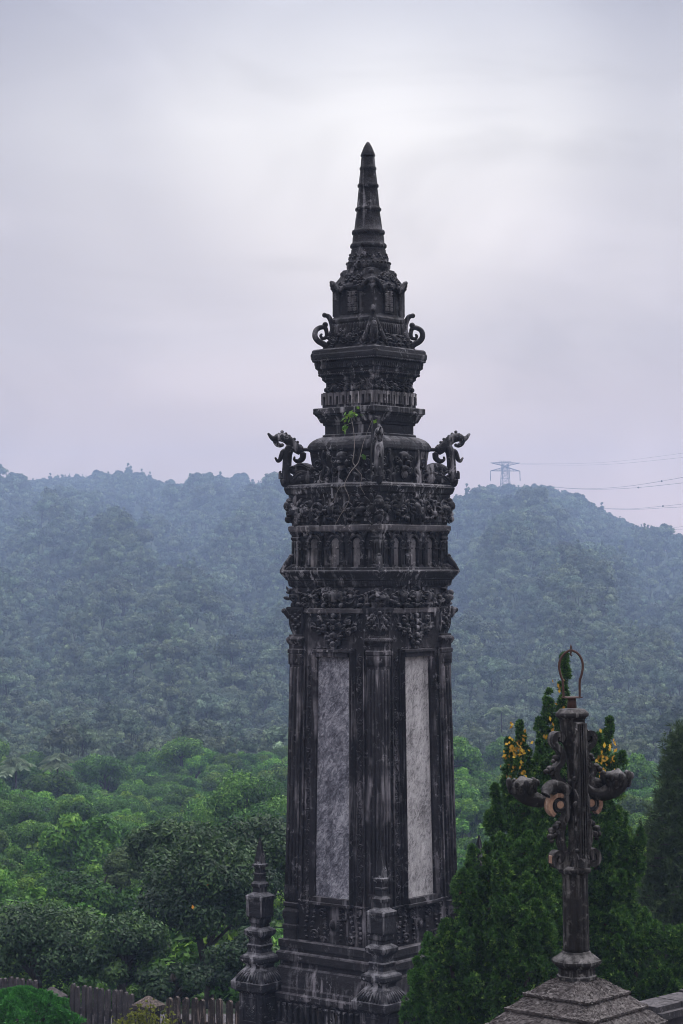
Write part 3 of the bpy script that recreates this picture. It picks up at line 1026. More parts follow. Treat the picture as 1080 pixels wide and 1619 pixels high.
for c in ('left', 'near', 'right'):
    cx, cy = CORN[c]
    o_ = sh(124) - sh(10.5)
    h = sh(10.5)
    col.sq([(h * 1.15, zt(898)), (h * 1.15, zt(893)), (h * 0.96, zt(892)), (h * 0.96, zt(854)), (h * 1.1, zt(852.5)), (h * 1.1, zt(850)), (h * 0.98, zt(849)), (h * 1.02, zt(846)), (h * 1.3, zt(843)), (h * 1.3, zt(841))], (cx * o_, cy * o_))
    for (dx, dy) in ((1, 0), (0, 1)):
        for q in (-0.6, 0, 0.6):
            for sgn in (-1, 1):
                X = cx * o_ + (sgn * h * 0.97 if dx else q * h)
                Y = cy * o_ + (sgn * h * 0.97 if dy else q * h)
                col.tube([(X, Y, zt(891)), (X, Y, zt(856))], 1.8 * K, 5)
col.build('columns', M_STONE, arc_o)

# --- main cornice slab with corner scrolls
mc = MB()
mc.sq([(sh(132), zt(917)), (sh(134.5), zt(916)), (sh(134.5), zt(914.5)), (sh(138), zt(911)), (sh(142.5), zt(906)), (sh(143.5), zt(904.5)), (sh(143.5), zt(902.8)), (sh(142), zt(901.5)), (sh(120), zt(900.5))])
mc_o = mc.build('main_cornice', M_STONE, tower)
for c in ('left', 'near', 'right'):
    q = MB()
    for pl in ([(443.5, 903, 3.2), (447, 899, 4), (452, 892, 5), (458, 885, 5.5), (461, 878, 4)], [(461, 884, 4), (458, 877.5, 3.8)], [(446, 902, 3), (455, 899, 5), (466, 896, 7)], [(452, 900, 3), (456, 894, 2.6), (461, 895, 2.4), (460, 899, 2)]):
        pts = catmull(pl, 4)
        q.tube([px2(c, p[0], p[1]) for p in pts], [p[2] * K for p in pts], 7)
    q.build('corner_scroll', M_STONE, mc_o)

# --- lower carved frieze and its corner masks
lf = MB()
lf.sq([(sh(122), zt(1024)), (sh(122), zt(969)), (sh(124), zt(968)), (sh(124), zt(928)), (sh(129), zt(926)), (sh(131), zt(918)), (sh(132), zt(916.5))])
for k in (0, 1):
    f = Face(k, sh(130.4))
    for i in range(44):
        u = ((i + 0.5) / 44 - 0.5) * 2 * sh(129)
        lf.tube([f.p(u, zt(925), -0.02), f.p(u, zt(918.5), 0.0)], 1.5 * K, 5)
    f = Face(k, sh(124))
    frieze(lf, f, -sh(128), sh(128), zt(960.5), zt(927), 51 + k, 0.10, 1.0, 0.95)
lf_o = lf.build('lower_frieze', M_STONE, tower)
lg = MB()
lg.sq([(sh(123.5), zt(969.5)), (sh(126), zt(968.5)), (sh(129.5), zt(967)), (sh(129.5), zt(961.5)), (sh(127), zt(960.3)), (sh(123.5), zt(960.2))])
lg.build('ledge', M_STONE_WORN, lf_o)
for c in ('left', 'near', 'right', 'far'):
    cx, cy = CORN[c]
    q = MB()
    prof = [(14.5, 1003), (16, 999), (19, 993), (21, 985), (21.5, 975), (22.5, 968), (24.5, 964), (25.5, 961), (24.5, 958.5)]
    cen = [(cx * (sh(129) - sh(21)), cy * (sh(129) - sh(21)))] * len(prof)
    q.sq([(sh(h), zt(y)) for h, y in prof], cen)
    for k in (0, 1):
        # the two outer sides of the block that face out from this corner
        ax = np.array((0, cy, 0)) if k == 0 else np.array((cx, 0, 0))
        tn = np.array((1, 0, 0)) if k == 0 else np.array((0, 1, 0))
        cc = np.array((cx, cy, 0)) * (sh(129) - sh(21))
        for (u, y, r) in ((-0.55, 966, 4), (0.55, 966, 4), (0, 964, 3.4), (-0.45, 976, 4.2), (0.45, 976, 4.2), (0, 980, 5), (-0.4, 988, 3.8), (0.4, 988, 3.8), (0, 992, 3.6), (-0.75, 972, 3), (0.75, 972, 3), (0, 971, 3.5), (-0.75, 984, 2.6), (0.75, 984, 2.6)):
            p = cc + ax * sh(20.5) + tn * u * sh(19) + np.array((0, 0, zt(y)))
            q.blob(p, r * K * 0.9)
    if c != 'near':
        pts = catmull([(456, 975, 4), (451, 968, 4), (447.5, 964, 4), (446.5, 967, 3)], 4)
    else:
        pts = catmull([(456, 975, 4), (452, 968, 4), (449, 966, 3)], 4)
    q.tube([px2(c, p[0], p[1]) for p in pts], [p[2] * K for p in pts], 7)
    q.build('corner_mask', M_STONE, tower)


# --- shaft
def Hs(y):
    return 128.0 + 10.5 * max(0.0, min(1.0, (y - 1000) / 430.0)) ** 1.1


def ss(v):
    y = HOR - (v - CZ) / K
    return sh(Hs(y) - 6.0)


shf = MB()
lev = [1480, 1440, 1400, 1350, 1300, 1250, 1200, 1150, 1100, 1060, 1020, 995]
shf.sq([(ss(zt(y)), zt(y)) for y in lev])
for k in (0, 1):
    f = Face(k, ss)
    for sg in (-1, 1):     # plain raised border strip between pilaster and vine border
        for a in range(len(lev) - 1):
            y0, y1 = lev[a], max(lev[a + 1], 1022)
            if y0 <= 1022 or y1 >= 1416:
                continue
            y0 = min(y0, 1416)
            h0, h1 = ss(zt(y0)), ss(zt(y1))
            for (ua, ub, w) in ((0.665, 0.69, 0.05), (0.455, 0.47, 0.05)):
                V = []
                for (y, h) in ((y0, h0), (y1, h1)):
                    for (u, ww) in ((ua, -0.01), (ub, -0.01), (ub, w), (ua, w)):
                        V.append(f.p(sg * u * h, zt(y), ww))
                shf.add(V, [(0, 1, 5, 4), (1, 2, 6, 5), (2, 3, 7, 6), (3, 0, 4, 7)])
shf.build('shaft', M_SHAFT, tower)
for k in (0, 1):
    f = Face(k, ss)
    vn = MB()
    for sg in (-1, 1):
        vine(vn, f, lambda v, q=sg: q * 0.565 * ss(v), zt(1412), zt(1030), 14.0 * K, 0.012, sg + 50 * k)
    for j in range(7):
        u = (j - 3) / 3 * 0.36
        fspiral(vn, f, u * ss(zt(1026)), zt(1026), 4.5 * K, 1.3, 1 if j < 3.5 else -1, 1.0, 1.5 * K, 0.02)
    vn.build('vine_border', M_SHAFT, tower)
    pf = MB()
    Y0, Y1 = 1413, 1028
    for (ua, ub, ya, yb, w) in ((-0.435, -0.372, Y0, Y1, 0.15), (0.372, 0.435, Y0, Y1, 0.15)):
        V = []
        for y in (ya, yb):
            h = ss(zt(y))
            for (u, ww) in ((ua, -0.01), (ub, -0.01), (ub, w if ua > 0 else w * 0.5), (ua, w * 0.5 if ua > 0 else w)):
                V.append(f.p(u * h, zt(y), ww))
        pf.add(V, [(0, 1, 5, 4), (1, 2, 6, 5), (2, 3, 7, 6), (3, 0, 4, 7), (3, 2, 1, 0), (4, 5, 6, 7)])
    for (ya, yb) in ((Y0, Y0 - 7.5), (Y1 + 7.5, Y1)):
        h = ss(zt(ya))
        fbox(pf, f, -0.371 * h, 0.371 * h, zt(ya), zt(yb), -0.01, 0.13)
    h = ss(zt(Y1))
    fbox(pf, f, -0.445 * h, 0.445 * h, zt(Y1 - 0.3), zt(Y1 - 4), -0.01, 0.17)
    h = ss(zt(Y0))
    fbox(pf, f, -0.445 * h, 0.445 * h, zt(Y0 + 4), zt(Y0 + 0.3), -0.01, 0.17)
    fo = pf.build('panel_frame', M_SHAFT, tower)
    pn = MB()
    V = []
    for y in (Y0 - 7.3, Y1 + 7.3):
        h = ss(zt(y))
        for (u, ww) in ((-0.370, -0.01), (0.370, -0.01), (0.370, 0.02), (-0.370, 0.02)):
            V.append(f.p(u * h, zt(y), ww))
    pn.add(V, [(0, 1, 5, 4), (1, 2, 6, 5), (2, 3, 7, 6), (3, 0, 4, 7), (3, 2, 1, 0), (4, 5, 6, 7)])
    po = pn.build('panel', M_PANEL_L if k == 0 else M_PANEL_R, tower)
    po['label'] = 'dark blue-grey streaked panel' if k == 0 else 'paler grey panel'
    # acanthus hanging over the panel
    ac = MB()
    for sg in (-1, 1):
        for (u, y, r, t) in ((10, 985, 7, 2.4), (20, 993, 6.5, 2.6), (30, 997, 5.5, 2.6), (8, 1012, 8, 3.0), (15, 1004, 6, 2.4), (30, 980, 7, 2.2), (42, 990, 6, 2.0)):
            fspiral(ac, f, sg * u * K, zt(y), r * K, 1.3, sg, 1.57 - sg * 0.5, t * K, 0.05)
            fblob(ac, f, sg * u * K, zt(y), 0.07, r * 0.42 * K, r * 0.42 * K, 3.4 * K)
        for (u, y, a, ln) in ((5, 1000, -0.9, 12), (3, 1014, -1.3, 9), (22, 982, 0.9, 9), (34, 992, 0.3, 8), (12, 976, 1.3, 9), (46, 975, 1.1, 9)):
            leaf_rel(ac, f, sg * u * K, zt(y), a if sg > 0 else math.pi - a, ln * K * 0.6, 2.6 * K, 0.06)
    for (y, r) in ((972, 4.5), (981, 5), (991, 5), (1003, 6), (1016, 5.5), (1022, 4)):
        fblob(ac, f, 0, zt(y), 0.07, r * K, r * K, r * K)
    ac.build('acanthus_ornament', M_STONE, tower)
    # relief panel under the slab panel
    rp = MB()
    h = ss(zt(1450))
    for (a, b, y0, y1) in ((-0.74, 0.74, 1416.5, 1414.2), (-0.74, 0.74, 1479, 1476.5)):
        fbox(rp, f, a * h, b * h, zt(y0), zt(y1), -0.01, 0.06)
    fblob(rp, f, 0, zt(1448), 0.0, 8 * K, 10 * K, 5 * K)
    fblob(rp, f, 0, zt(1448), 0.04, 5 * K, 6 * K, 4 * K)
    for sg in (-1, 1):
        for (base_u, lean) in ((15, 0.3), (44, -0.15), (58, -0.1)):
            for q in range(7):
                yy = 1470 - q * 7.6
                uu = base_u + lean * q * 2.4 + 2.5 * math.sin(q * 0.9)
                rr = 3.3 - 0.25 * abs(q - 3)
                fblob(rp, f, sg * uu * K * 0.92, zt(yy), 0.03, rr * K, rr * 0.85 * K, rr * 0.9 * K)
        fspiral(rp, f, sg * 36 * K, zt(1466), 8 * K, 1.4, sg, 2.6, 2.2 * K, 0.03)
        fspiral(rp, f, sg * 22 * K, zt(1432), 7 * K, 1.4, -sg, 1.0, 2.2 * K, 0.03)
        fspiral(rp, f, sg * 52 * K, zt(1424), 5 * K, 1.4, -sg, 1.0, 2.0 * K, 0.03)
        for q in range(5):
            leaf_rel(rp, f, sg * 10 * K, zt(1456 - q * 4), (0.9 - q * 0.2) if sg > 0 else math.pi - (0.9 - q * 0.2), 5 * K, 1.8 * K, 0.05)
    rp.build('relief_panel', M_SHAFT, tower)

# --- corner pilasters
for c in ('left', 'near', 'right', 'far'):
    cx, cy = CORN[c]

    def pc(y, w=0.0):
        q = sh(Hs(y)) - sh(18.5)
        return (cx * q, cy * q)
    q = MB()
    ys = [1396, 1350, 1300, 1200, 1100, 1049]
    q.sq([(sh(17.6), zt(y)) for y in ys], [pc(y) for y in ys])
    cap = [(17.8, 1049), (19.0, 1048), (19.4, 1033), (18.4, 1032), (21, 1031), (21, 1025.5), (18.5, 1024), (18.5, 1018), (20.5, 1016), (22.5, 1013), (22.8, 1009), (21.5, 1006.5), (19, 1005), (18, 1002)]
    q.sq([(sh(h), zt(y)) for h, y in cap], [pc(1030)] * len(cap), ch=0.04)
    bs = [(20, 1478), (20, 1462), (21.5, 1461), (21.5, 1455.5), (18, 1454), (19.5, 1448), (21.5, 1442), (21.0, 1434), (18, 1430), (17, 1428), (20, 1426), (20, 1421), (17, 1420), (18.5, 1415), (16.5, 1404), (19.5, 1396), (17.6, 1392)]
    q.sq([(sh(h), zt(y)) for h, y in bs], [pc(y) for h, y in bs], ch=0.3)
    for ax in (0, 1):
        sgn = cy if ax == 0 else cx
        for j in (-1, 0, 1):           # flutes stand between rounded ribs
            pts = []
            for y in (1392, 1300, 1200, 1100, 1054):
                ox, oy = pc(y)
                t = j * sh(10.2)
                pts.append((ox + t, oy + sgn * sh(17.6), zt(y)) if ax == 0 else (ox + sgn * sh(17.6), oy + t, zt(y)))
            q.tube(pts, 2.5 * K, 7)
        for j in range(9):             # fluted collar
            ox, oy = pc(1030)
            t = (j - 4) / 4 * sh(17)
            P = (ox + t, oy + sgn * sh(19.3)) if ax == 0 else (ox + sgn * sh(19.3), oy + t)
            q.tube([(P[0], P[1], zt(1048)), (P[0], P[1], zt(1033))], 1.15 * K, 5)
        for j in (-2, -1, 0, 1, 2):    # leaves of the base bell
            ox, oy = pc(1405)
            t = j * sh(6.5)
            P = (ox + t, oy + sgn * sh(17.5)) if ax == 0 else (ox + sgn * sh(17.5), oy + t)
            q.tube([(P[0], P[1], zt(1417)), (P[0] * 1.004, P[1] * 1.004, zt(1405)), (P[0], P[1], zt(1396))], [2.0 * K, 2.6 * K, 1.2 * K], 5)
        for j in range(7):             # egg moulding of the cap
            ox, oy = pc(1030)
            t = (j - 3) / 3 * sh(19)
            P = (ox + t, oy + sgn * sh(22)) if ax == 0 else (ox + sgn * sh(22), oy + t)
            q.blob((P[0], P[1], zt(1010)), (2.6 * K, 2.6 * K, 3.2 * K))
    q.build('pilaster', M_SHAFT, tower)

# --- stepped base
ba = MB()
ba.sq([(sh(165), 0.0), (sh(165), zt(1640)), (sh(163), zt(1612)), (sh(158), zt(1606)), (sh(152), zt(1604.5)), (sh(152), zt(1573)), (sh(158), zt(1571)), (sh(162), zt(1567)), (sh(162), zt(1560)), (sh(158), zt(1557)), (sh(158), zt(1551)), (sh(155.5), zt(1548)),
       (sh(155.5), zt(1540)), (sh(153.5), zt(1530)), (sh(149), zt(1521)), (sh(145), zt(1518)), (sh(145), zt(1510)), (sh(150.5), zt(1509.5)), (sh(151.5), zt(1508)), (sh(151.5), zt(1498)), (sh(149), zt(1496)), (sh(145.5), zt(1494.5)), (sh(145.5), zt(1490)), (sh(148), zt(1489)), (sh(148), zt(1478)), (sh(140), zt(1476.5))])
base_o = ba.build('base', M_SHAFT, tower)
bl = MB()
for k in (0, 1):
    f = Face(k, sh(152))
    n = 17
    for i in range(n):
        u = ((i + 0.5) / n - 0.5) * 2 * sh(146)
        z0, z1 = zt(1603), zt(1574)
        pr = [(3.4, 0), (3.4, .08), (2.2, .12), (3.8, .35), (3.6, .5), (2.2, .72), (2.0, .86), (3.2, .9), (3.2, 1.0)]
        c0 = f.p(u, 0, 4.5 * K)
        bl.lathe([(r * K, z0 + t * (z1 - z0)) for r, t in pr], 8, (c0[0], c0[1]))
        if i in (6, 9, 14):
            bb = MB()
            fbox(bb, f, u + 3.8 * K, u + 9 * K, z0 + 0.02, z0 + 0.30, 0.002, 0.03)
            bb.build('bare_patch', M_FENCE2, base_o)
bl.build('baluster_row', M_STONE, base_o)


# ------------------------------------------------------------------ finial pillars round the tower base
FP = [(44, 0.0), (40, 1619), (38, 1613), (33, 1611), (33, 1561), (36, 1559), (41, 1556.5), (46, 1554), (46.5, 1543), (44, 1541.5), (36, 1533), (29, 1526), (23.5, 1522), (22.5, 1520), (24, 1516), (29.5, 1514), (32, 1511), (32, 1506), (29.5, 1503.5),
      (23, 1501), (20, 1498), (18.5, 1493), (21, 1489), (21.5, 1487), (18.5, 1485), (18, 1478), (19, 1475), (24, 1471.5), (26, 1468), (26, 1464.5), (22, 1462), (15, 1459), (14.5, 1455), (17.5, 1452), (17.8, 1449), (18, 1446), (21.5, 1442.5), (22, 1441), (22, 1417.5),
      (24, 1415), (24, 1411), (20, 1409), (16, 1407.5), (11.5, 1405), (11, 1401), (11.5, 1398), (14.3, 1396), (14.3, 1392), (11.5, 1390), (9.3, 1388), (9, 1380), (10.5, 1378.5), (10.5, 1376), (8.8, 1375), (8.6, 1367), (12.5, 1366), (12.7, 1362), (9.4, 1360.5), (7.6, 1350), (4.6, 1335), (1.2, 1321)]


def finial_pillar(loc, label):
    t = empty('finial_pillar', loc, TROT)
    tag(t, label, 'pillar', 'finial pillars at the corners of the tower base')
    lo = [p for p in FP if p[1] is not None and (p[1] == 0.0 or p[1] >= 1541)]
    hi = [p for p in FP if p[1] is not None and p[1] != 0.0 and p[1] <= 1541.5]
    a = MB()
    a.sq([(sh(h), 0.0 if y == 0.0 else zt(y)) for h, y in lo])
    for sx, sy in ((0, -1), (1, 0), (0, 1), (-1, 0)):   # carved field on each side
        f = Face(0, sh(33)) if (sx, sy) == (0, -1) else (Face(1, sh(33)) if (sx, sy) == (1, 0) else None)
        if f:
            for (u0, u1, y0, y1) in ((-14, 14, 1605, 1603), (-14, 14, 1568, 1566), (-14, -12.5, 1602.9, 1568.1), (12.5, 14, 1602.9, 1568.1)):
                fbox(a, f, u0 * K, u1 * K, zt(y0), zt(y1), -0.01, 0.02)
            for q in range(7):
                rg = random.Random(q)
                fspiral(a, f, rg.uniform(-7, 7) * K, zt(rg.uniform(1576, 1596)), 5 * K, 1.3, rg.choice((-1, 1)), rg.uniform(0, 6), 1.2 * K, 0.005)
            f2 = Face(f.k, sh(46))
            for q in range(9):
                rg = random.Random(q + 9)
                fspiral(a, f2, (q - 4) * 7 * K, zt(1548.5), 3.4 * K, 1.2, rg.choice((-1, 1)), rg.uniform(0, 6), 1.0 * K, -0.005, 4)
    a.build('pedestal', M_STONE, t)
    b = MB()
    b.sq([(sh(h), zt(y)) for h, y in hi])
    for k in (0, 1):
        f = Face(k, lambda v: sh(44 - 15 * max(0, min(1, (v - zt(1541)) / (zt(1526) - zt(1541))))))
        for q in range(8):
            u = (q - 3.5) * 6.2 * K
            b.tube([f.p(u, zt(1541), 0), f.p(u * 0.85, zt(1534), 0.01), f.p(u * 0.7, zt(1528), 0)], [2.4 * K, 2.2 * K, 1.2 * K], 5)
    b.build('finial', M_STONE, t)
    return t


def on_tower(c, H):
    v = diag(c, H * K, 0)
    return Matrix.Rotation(TROT, 3, 'Z') @ v + Vector((TX, TD, 0))


finial_pillar(on_tower('left', 172), 'dark stone finial pillar at the left corner of the tower base, against dark trees')
p_ = finial_pillar(on_tower('near', 172), 'dark stone finial pillar in front of the tower between its two pale panels')
finial_pillar(on_tower('right', 175), 'stone finial pillar mostly hidden by junipers, only its dark tip showing right of the tower')

# sapling rooted in a crack of the tower, and dry roots hanging below it
tree_p = empty('sapling', Vector((TX, TD, 0)) + Matrix.Rotation(TROT, 3, 'Z') @ Vector((0.12, -sh(92) - 0.1, zt(737))), TROT)
tag(tree_p, 'small bright green sapling with bare pale stems rooted on the tower', 'sapling')
SD = 43.4


def sp_pt(x, y, dy=0.0):
    return at(x, y, SD + dy) - tree_p.location


st = MB()
for pl, r in (([(562, 737, 2.0), (558, 730, 1.6), (560, 712, 1.5), (560, 690, 1.4), (557, 668, 1.3), (553, 655, 1.0)], 0.8),
              ([(562, 737, 2.0), (567, 730, 1.4), (571, 715, 1.3), (574, 702, 1.0), (580, 685, .8), (588, 665, .7)], 0.8),
              ([(570, 722, 1), (574, 722, .7)], .8), ([(557, 668, 1), (548, 672, .7), (543, 676, .5)], .8), ([(557, 660, 1), (563, 655, .6)], .8),
              ([(562, 737, 2.2), (553, 748, 1.4), (545, 768, 1.3), (552, 790, 1.0), (538, 815, .9), (530, 830, .7)], 0.8),
              ([(545, 768, 1.0), (536, 772, .8), (528, 790, .7), (521, 796, .6)], .8), ([(562, 740, 1.2), (572, 752, .9), (570, 768, .8), (577, 782, .6)], .8)):
    pts = catmull(pl, 5)
    rel = [sp_pt(p[0], p[1], (0.0 if p[0] < 600 else 0.3) + (-0.35 if p[1] > 765 else 0)) for p in pts]
    Minv = Matrix.Rotation(-TROT, 3, 'Z')
    st.tube([Minv @ v for v in rel], [p[2] * K * 0.42 for p in pts], 5)
st.build('stem', M_ROOT, tree_p)
rg = np.random.default_rng(3)
cs = []
for (x, y, n, r) in ((556, 655, 12, 9), (563, 652, 6, 6), (549, 662, 9, 6), (545, 675, 5, 4), (593, 665, 3, 2.5), (545, 680, 4, 3), (574, 721, 5, 3)):
    for i in range(n):
        cs.append(Matrix.Rotation(-TROT, 3, 'Z') @ sp_pt(x + rg.normal() * r * .55, y + rg.normal() * r * .45, rg.normal() * .06))
cs = np.array([tuple(c) for c in cs])
nn = len(cs)
V, F = kites(cs, rg.normal(size=(nn, 3)) + np.array((0.0, -.3, -.5)), rg.normal(size=(nn, 3)) + np.array((1.0, 0, 0)), rg.uniform(.04, .07, nn), rg.uniform(.03, .045, nn), 0.25)
quads('leaves', V, F, [M_YOUNG], rnd=np.repeat(rg.random(nn), 4), parent=tree_p)

# ------------------------------------------------------------------ trees
def crown(rng, cen, rad, nl, nleaf, lsz, shell=0.55, up=0.25, aspect=0.42, lobe=(0.28, 0.46), grain=0.22):
    """leaves gathered in lobes spread over an ellipsoid: uneven outline with gaps"""
    d = unit(rng.normal(size=(nl, 3)))
    d[:, 2] = np.where(d[:, 2] < -0.35, -d[:, 2], d[:, 2])
    rr = rng.uniform(0.35, 0.95, (nl, 1)) ** 0.6
    lc = d * rr * (1 - 0.25) * rad
    lr = rng.uniform(lobe[0], lobe[1], nl) * float(np.mean(rad))
    wgt = lr ** 2
    li = rng.choice(nl, nleaf, p=wgt / wgt.sum())
    dd = unit(rng.normal(size=(nleaf, 3)) + np.array((0, 0, up)))
    r2 = rng.uniform(shell, 1.08, (nleaf, 1))
    Cn = lc[li] + dd * r2 * lr[li][:, None] * np.array((1, 1, 0.8)) + np.asarray(cen)
    nrm = unit(dd * 0.9 + rng.normal(size=(nleaf, 3)) * 0.55 + np.array((0, 0, 0.35)))
    t = unit(np.cross(nrm, rng.normal(size=(nleaf, 3))))
    t[:, 2] -= 0.25
    wdir = np.cross(nrm, t)
    s = lsz * rng.uniform(0.6, 1.25, nleaf)
    V, F = kites(Cn, t, wdir, s, s * aspect, 0.15)
    tone = np.clip(rng.normal(0.45, 0.2, nl)[li] + rng.normal(0, grain, nleaf), 0, 1)
    return V, F, np.repeat(tone, 4), lc + np.asarray(cen)


def branchy(rng, lobes, base, top, r0, n=8, lean=None):
    """tapered trunk with limbs reaching the lobes of the crown"""
    base, top = np.array(base, float), np.array(top, float)
    P = [base + (top - base) * t + np.array((math.sin(t * 5 + 1) * .05, math.cos(t * 4) * .05, 0)) * np.linalg.norm(top - base) for t in np.linspace(0, 1, 8)]
    P[0] = base
    parts = [tubeq(P, np.linspace(r0, r0 * 0.35, 8), 7)]
    for k in rng.choice(len(lobes), min(n, len(lobes)), replace=False):
        t = rng.uniform(0.35, 0.95)
        a = P[int(t * 7)]
        b = lobes[k]
        mid = (a + b) / 2 + rng.normal(size=3) * 0.08 * np.linalg.norm(b - a) + np.array((0, 0, 0.06)) * np.linalg.norm(b - a)
        parts.append(tubeq(catmull([a, mid, b], 4), np.linspace(r0 * 0.42, r0 * 0.12, 9), 5))
    return join_q(parts)


def tree_mesh(name, seed, h, cr, nl, nleaf, lsz, mat, conical=False, trunk=0.16, lift=0.36, lobe=(0.28, 0.46), grain=0.22):
    """one-mesh tree (trunk and limbs in slot 0, leaves in slot 1) for trees too small in the photo to show their parts"""
    rng = np.random.default_rng(seed)
    cen = (0, 0, h * (lift + (1 - lift) * 0.5))
    rad = np.array((cr, cr, h * (1 - lift) * 0.52))
    if conical:
        Vs, Fs, Ts, lob, k = [], [], [], [], 0
        for j in range(7):
            t = j / 6
            c = (0, 0, h * (lift + (0.97 - lift) * t))
            r = np.array((cr * (1.02 - 0.85 * t), cr * (1.02 - 0.85 * t), h * 0.12))
            v, f, tn, lc = crown(rng, c, r, max(4, int(nl * (1.1 - t) / 3)), int(nleaf * (1.15 - t) / 4.2), lsz, lobe=(0.3, 0.5), grain=grain)
            Vs.append(v); Fs.append(f + k); Ts.append(tn); lob.append(lc); k += len(v)
        V, F, T, lob = np.concatenate(Vs), np.concatenate(Fs), np.concatenate(Ts), np.concatenate(lob)
    else:
        V, F, T, lob = crown(rng, cen, rad, nl, nleaf, lsz, lobe=lobe, grain=grain)
    tv, tf = branchy(rng, lob, (0, 0, -0.6), (0, 0, h * (0.8 if conical else 0.66)), trunk, 7)
    Vv = np.concatenate([tv, V]); Ff = np.concatenate([tf, F + len(tv)])
    mi = np.concatenate([np.zeros(len(tf), int), np.ones(len(F), int)])
    return quads(name, Vv, Ff, [M_BARK, mat], mi, np.concatenate([np.zeros(len(tv)), T]))


rngT = np.random.default_rng(11)
# --- kinds of tree: each prototype is itself one of the trees in view
VT = [tree_mesh('valley_tree', 100 + i, *p, M_VALLEY, lift=0.12, lobe=(0.20, 0.38)) for i, p in enumerate([
    (5.6, 2.6, 22, 11000, 0.15), (4.6, 2.5, 18, 9000, 0.14), (6.6, 2.3, 24, 11000, 0.16), (3.6, 2.7, 18, 9000, 0.13), (5.8, 3.0, 30, 13000, 0.14)])]
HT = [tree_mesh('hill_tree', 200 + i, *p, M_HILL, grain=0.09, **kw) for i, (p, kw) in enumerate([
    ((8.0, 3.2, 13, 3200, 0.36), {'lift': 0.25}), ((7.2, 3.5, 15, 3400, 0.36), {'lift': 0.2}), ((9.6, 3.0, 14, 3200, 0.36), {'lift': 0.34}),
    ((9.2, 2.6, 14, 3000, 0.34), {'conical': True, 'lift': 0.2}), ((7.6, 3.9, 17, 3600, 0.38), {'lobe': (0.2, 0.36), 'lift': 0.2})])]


def scatter(n_try, y0, y1, spacing, rng, edge=1.12, pad=6.0, dens=None):
    """jittered grid over the part of the terrain the camera can see"""
    pts = []
    y = y0
    while y < y1:
        hw = 540 / FPX * y * edge + pad
        nx_ = int(2 * hw / spacing)
        for i in range(nx_ + 1):
            x = -hw + (i + rng.uniform(0.05, 0.95)) * spacing
            pts.append((x, y + rng.uniform(-0.5, 0.5) * spacing))
        y += spacing * 0.92
    return np.array(pts)


def hidden_by_tower(x, y, z):
    px = 540 + FPX * x / y
    return (px > 468) & (px < 700)


def stuff_forest(name, pts, z, scl, sources, label=None, seed=0):
    me = bpy.data.meshes.new(name)
    me.vertices.add(len(pts))
    me.vertices.foreach_set('co', np.column_stack([pts, z]).astype(np.float32).ravel())
    a = me.attributes.new('scl', 'FLOAT', 'POINT')
    a.data.foreach_set('value', scl.astype(np.float32))
    me.update()
    o = bpy.data.objects.new(name, me)
    C.objects.link(o)
    ng = bpy.data.node_groups.new(name + '_scatter', 'GeometryNodeTree')
    ng.interface.new_socket('Geometry', in_out='INPUT', socket_type='NodeSocketGeometry')
    ng.interface.new_socket('Geometry', in_out='OUTPUT', socket_type='NodeSocketGeometry')
    gi, go = N(ng, 'NodeGroupInput'), N(ng, 'NodeGroupOutput')
    jn = N(ng, 'GeometryNodeJoinGeometry')
    for s_ in sources:
        oi = N(ng, 'GeometryNodeObjectInfo', transform_space='ORIGINAL')
        oi.inputs['Object'].default_value = s_
        oi.inputs['As Instance'].default_value = True
        L(ng, oi.outputs['Geometry'], jn.inputs[0])
    ip = N(ng, 'GeometryNodeInstanceOnPoints')
    ip.inputs['Pick Instance'].default_value = True
    L(ng, gi.outputs[0], ip.inputs['Points'])
    L(ng, jn.outputs[0], ip.inputs['Instance'])
    rv = N(ng, 'FunctionNodeRandomValue', data_type='INT')
    rv.inputs['Min'].default_value = 0
    rv.inputs['Max'].default_value = len(sources) - 1
    rv.inputs['Seed'].default_value = seed
    L(ng, rv.outputs['Value'], ip.inputs['Instance Index'])
    rr = N(ng, 'FunctionNodeRandomValue', data_type='FLOAT_VECTOR')
    rr.inputs[0].default_value = (-0.06, -0.06, 0)
    rr.inputs[1].default_value = (0.06, 0.06, 6.283)
    rr.inputs['Seed'].default_value = seed + 1
    L(ng, rr.outputs[0], ip.inputs['Rotation'])
    na = N(ng, 'GeometryNodeInputNamedAttribute', data_type='FLOAT')
    na.inputs['Name'].default_value = 'scl'
    L(ng, na.outputs[0], ip.inputs['Scale'])
    L(ng, ip.outputs[0], go.inputs[0])
    md = o.modifiers.new('scatter', 'NODES')
    md.node_group = ng
    tag(o, label, None, None, 'stuff')
    if label:
        o['category'] = 'forest'
    return o


# --- hillside forest
P = np.concatenate([scatter(0, 402, 560, 4.7, rngT), scatter(0, 563, 900, 6.4, rngT), scatter(0, 905, 1720, 8.4, rngT)])
PR = scatter(0, 1330, 1700, 5.6, rngT)
yrr = ridge_dist(540 + FPX * PR[:, 0] / PR[:, 1])
PR = PR[(PR[:, 1] > yrr - 50) & (PR[:, 1] < yrr + 20)]
P = np.concatenate([P, PR])
yr = ridge_dist(540 + FPX * P[:, 0] / P[:, 1])
keep = (P[:, 1] < yr + 30)
P = P[keep]
P = P[~hidden_by_tower(P[:, 0], P[:, 1], 0) | (rngT.random(len(P)) < 0.0)]
zz = ground_z(P[:, 0], P[:, 1]) - 0.3
sc_ = rngT.uniform(0.55, 1.5, len(P)) * np.where(rngT.random(len(P)) < .05, 1.35, 1.0) * np.interp(P[:, 1], [402, 760, 1640], [0.62, 0.95, 1.32])
yr = ridge_dist(540 + FPX * P[:, 0] / P[:, 1])
sc_ = sc_ * np.where(P[:, 1] > yr - 70, np.minimum(0.8, 1.05 / sc_), 1.0)
stuff_forest('hillside_forest', P, zz, sc_, HT, 'hazy forest covering the two hills behind the tower', 3)
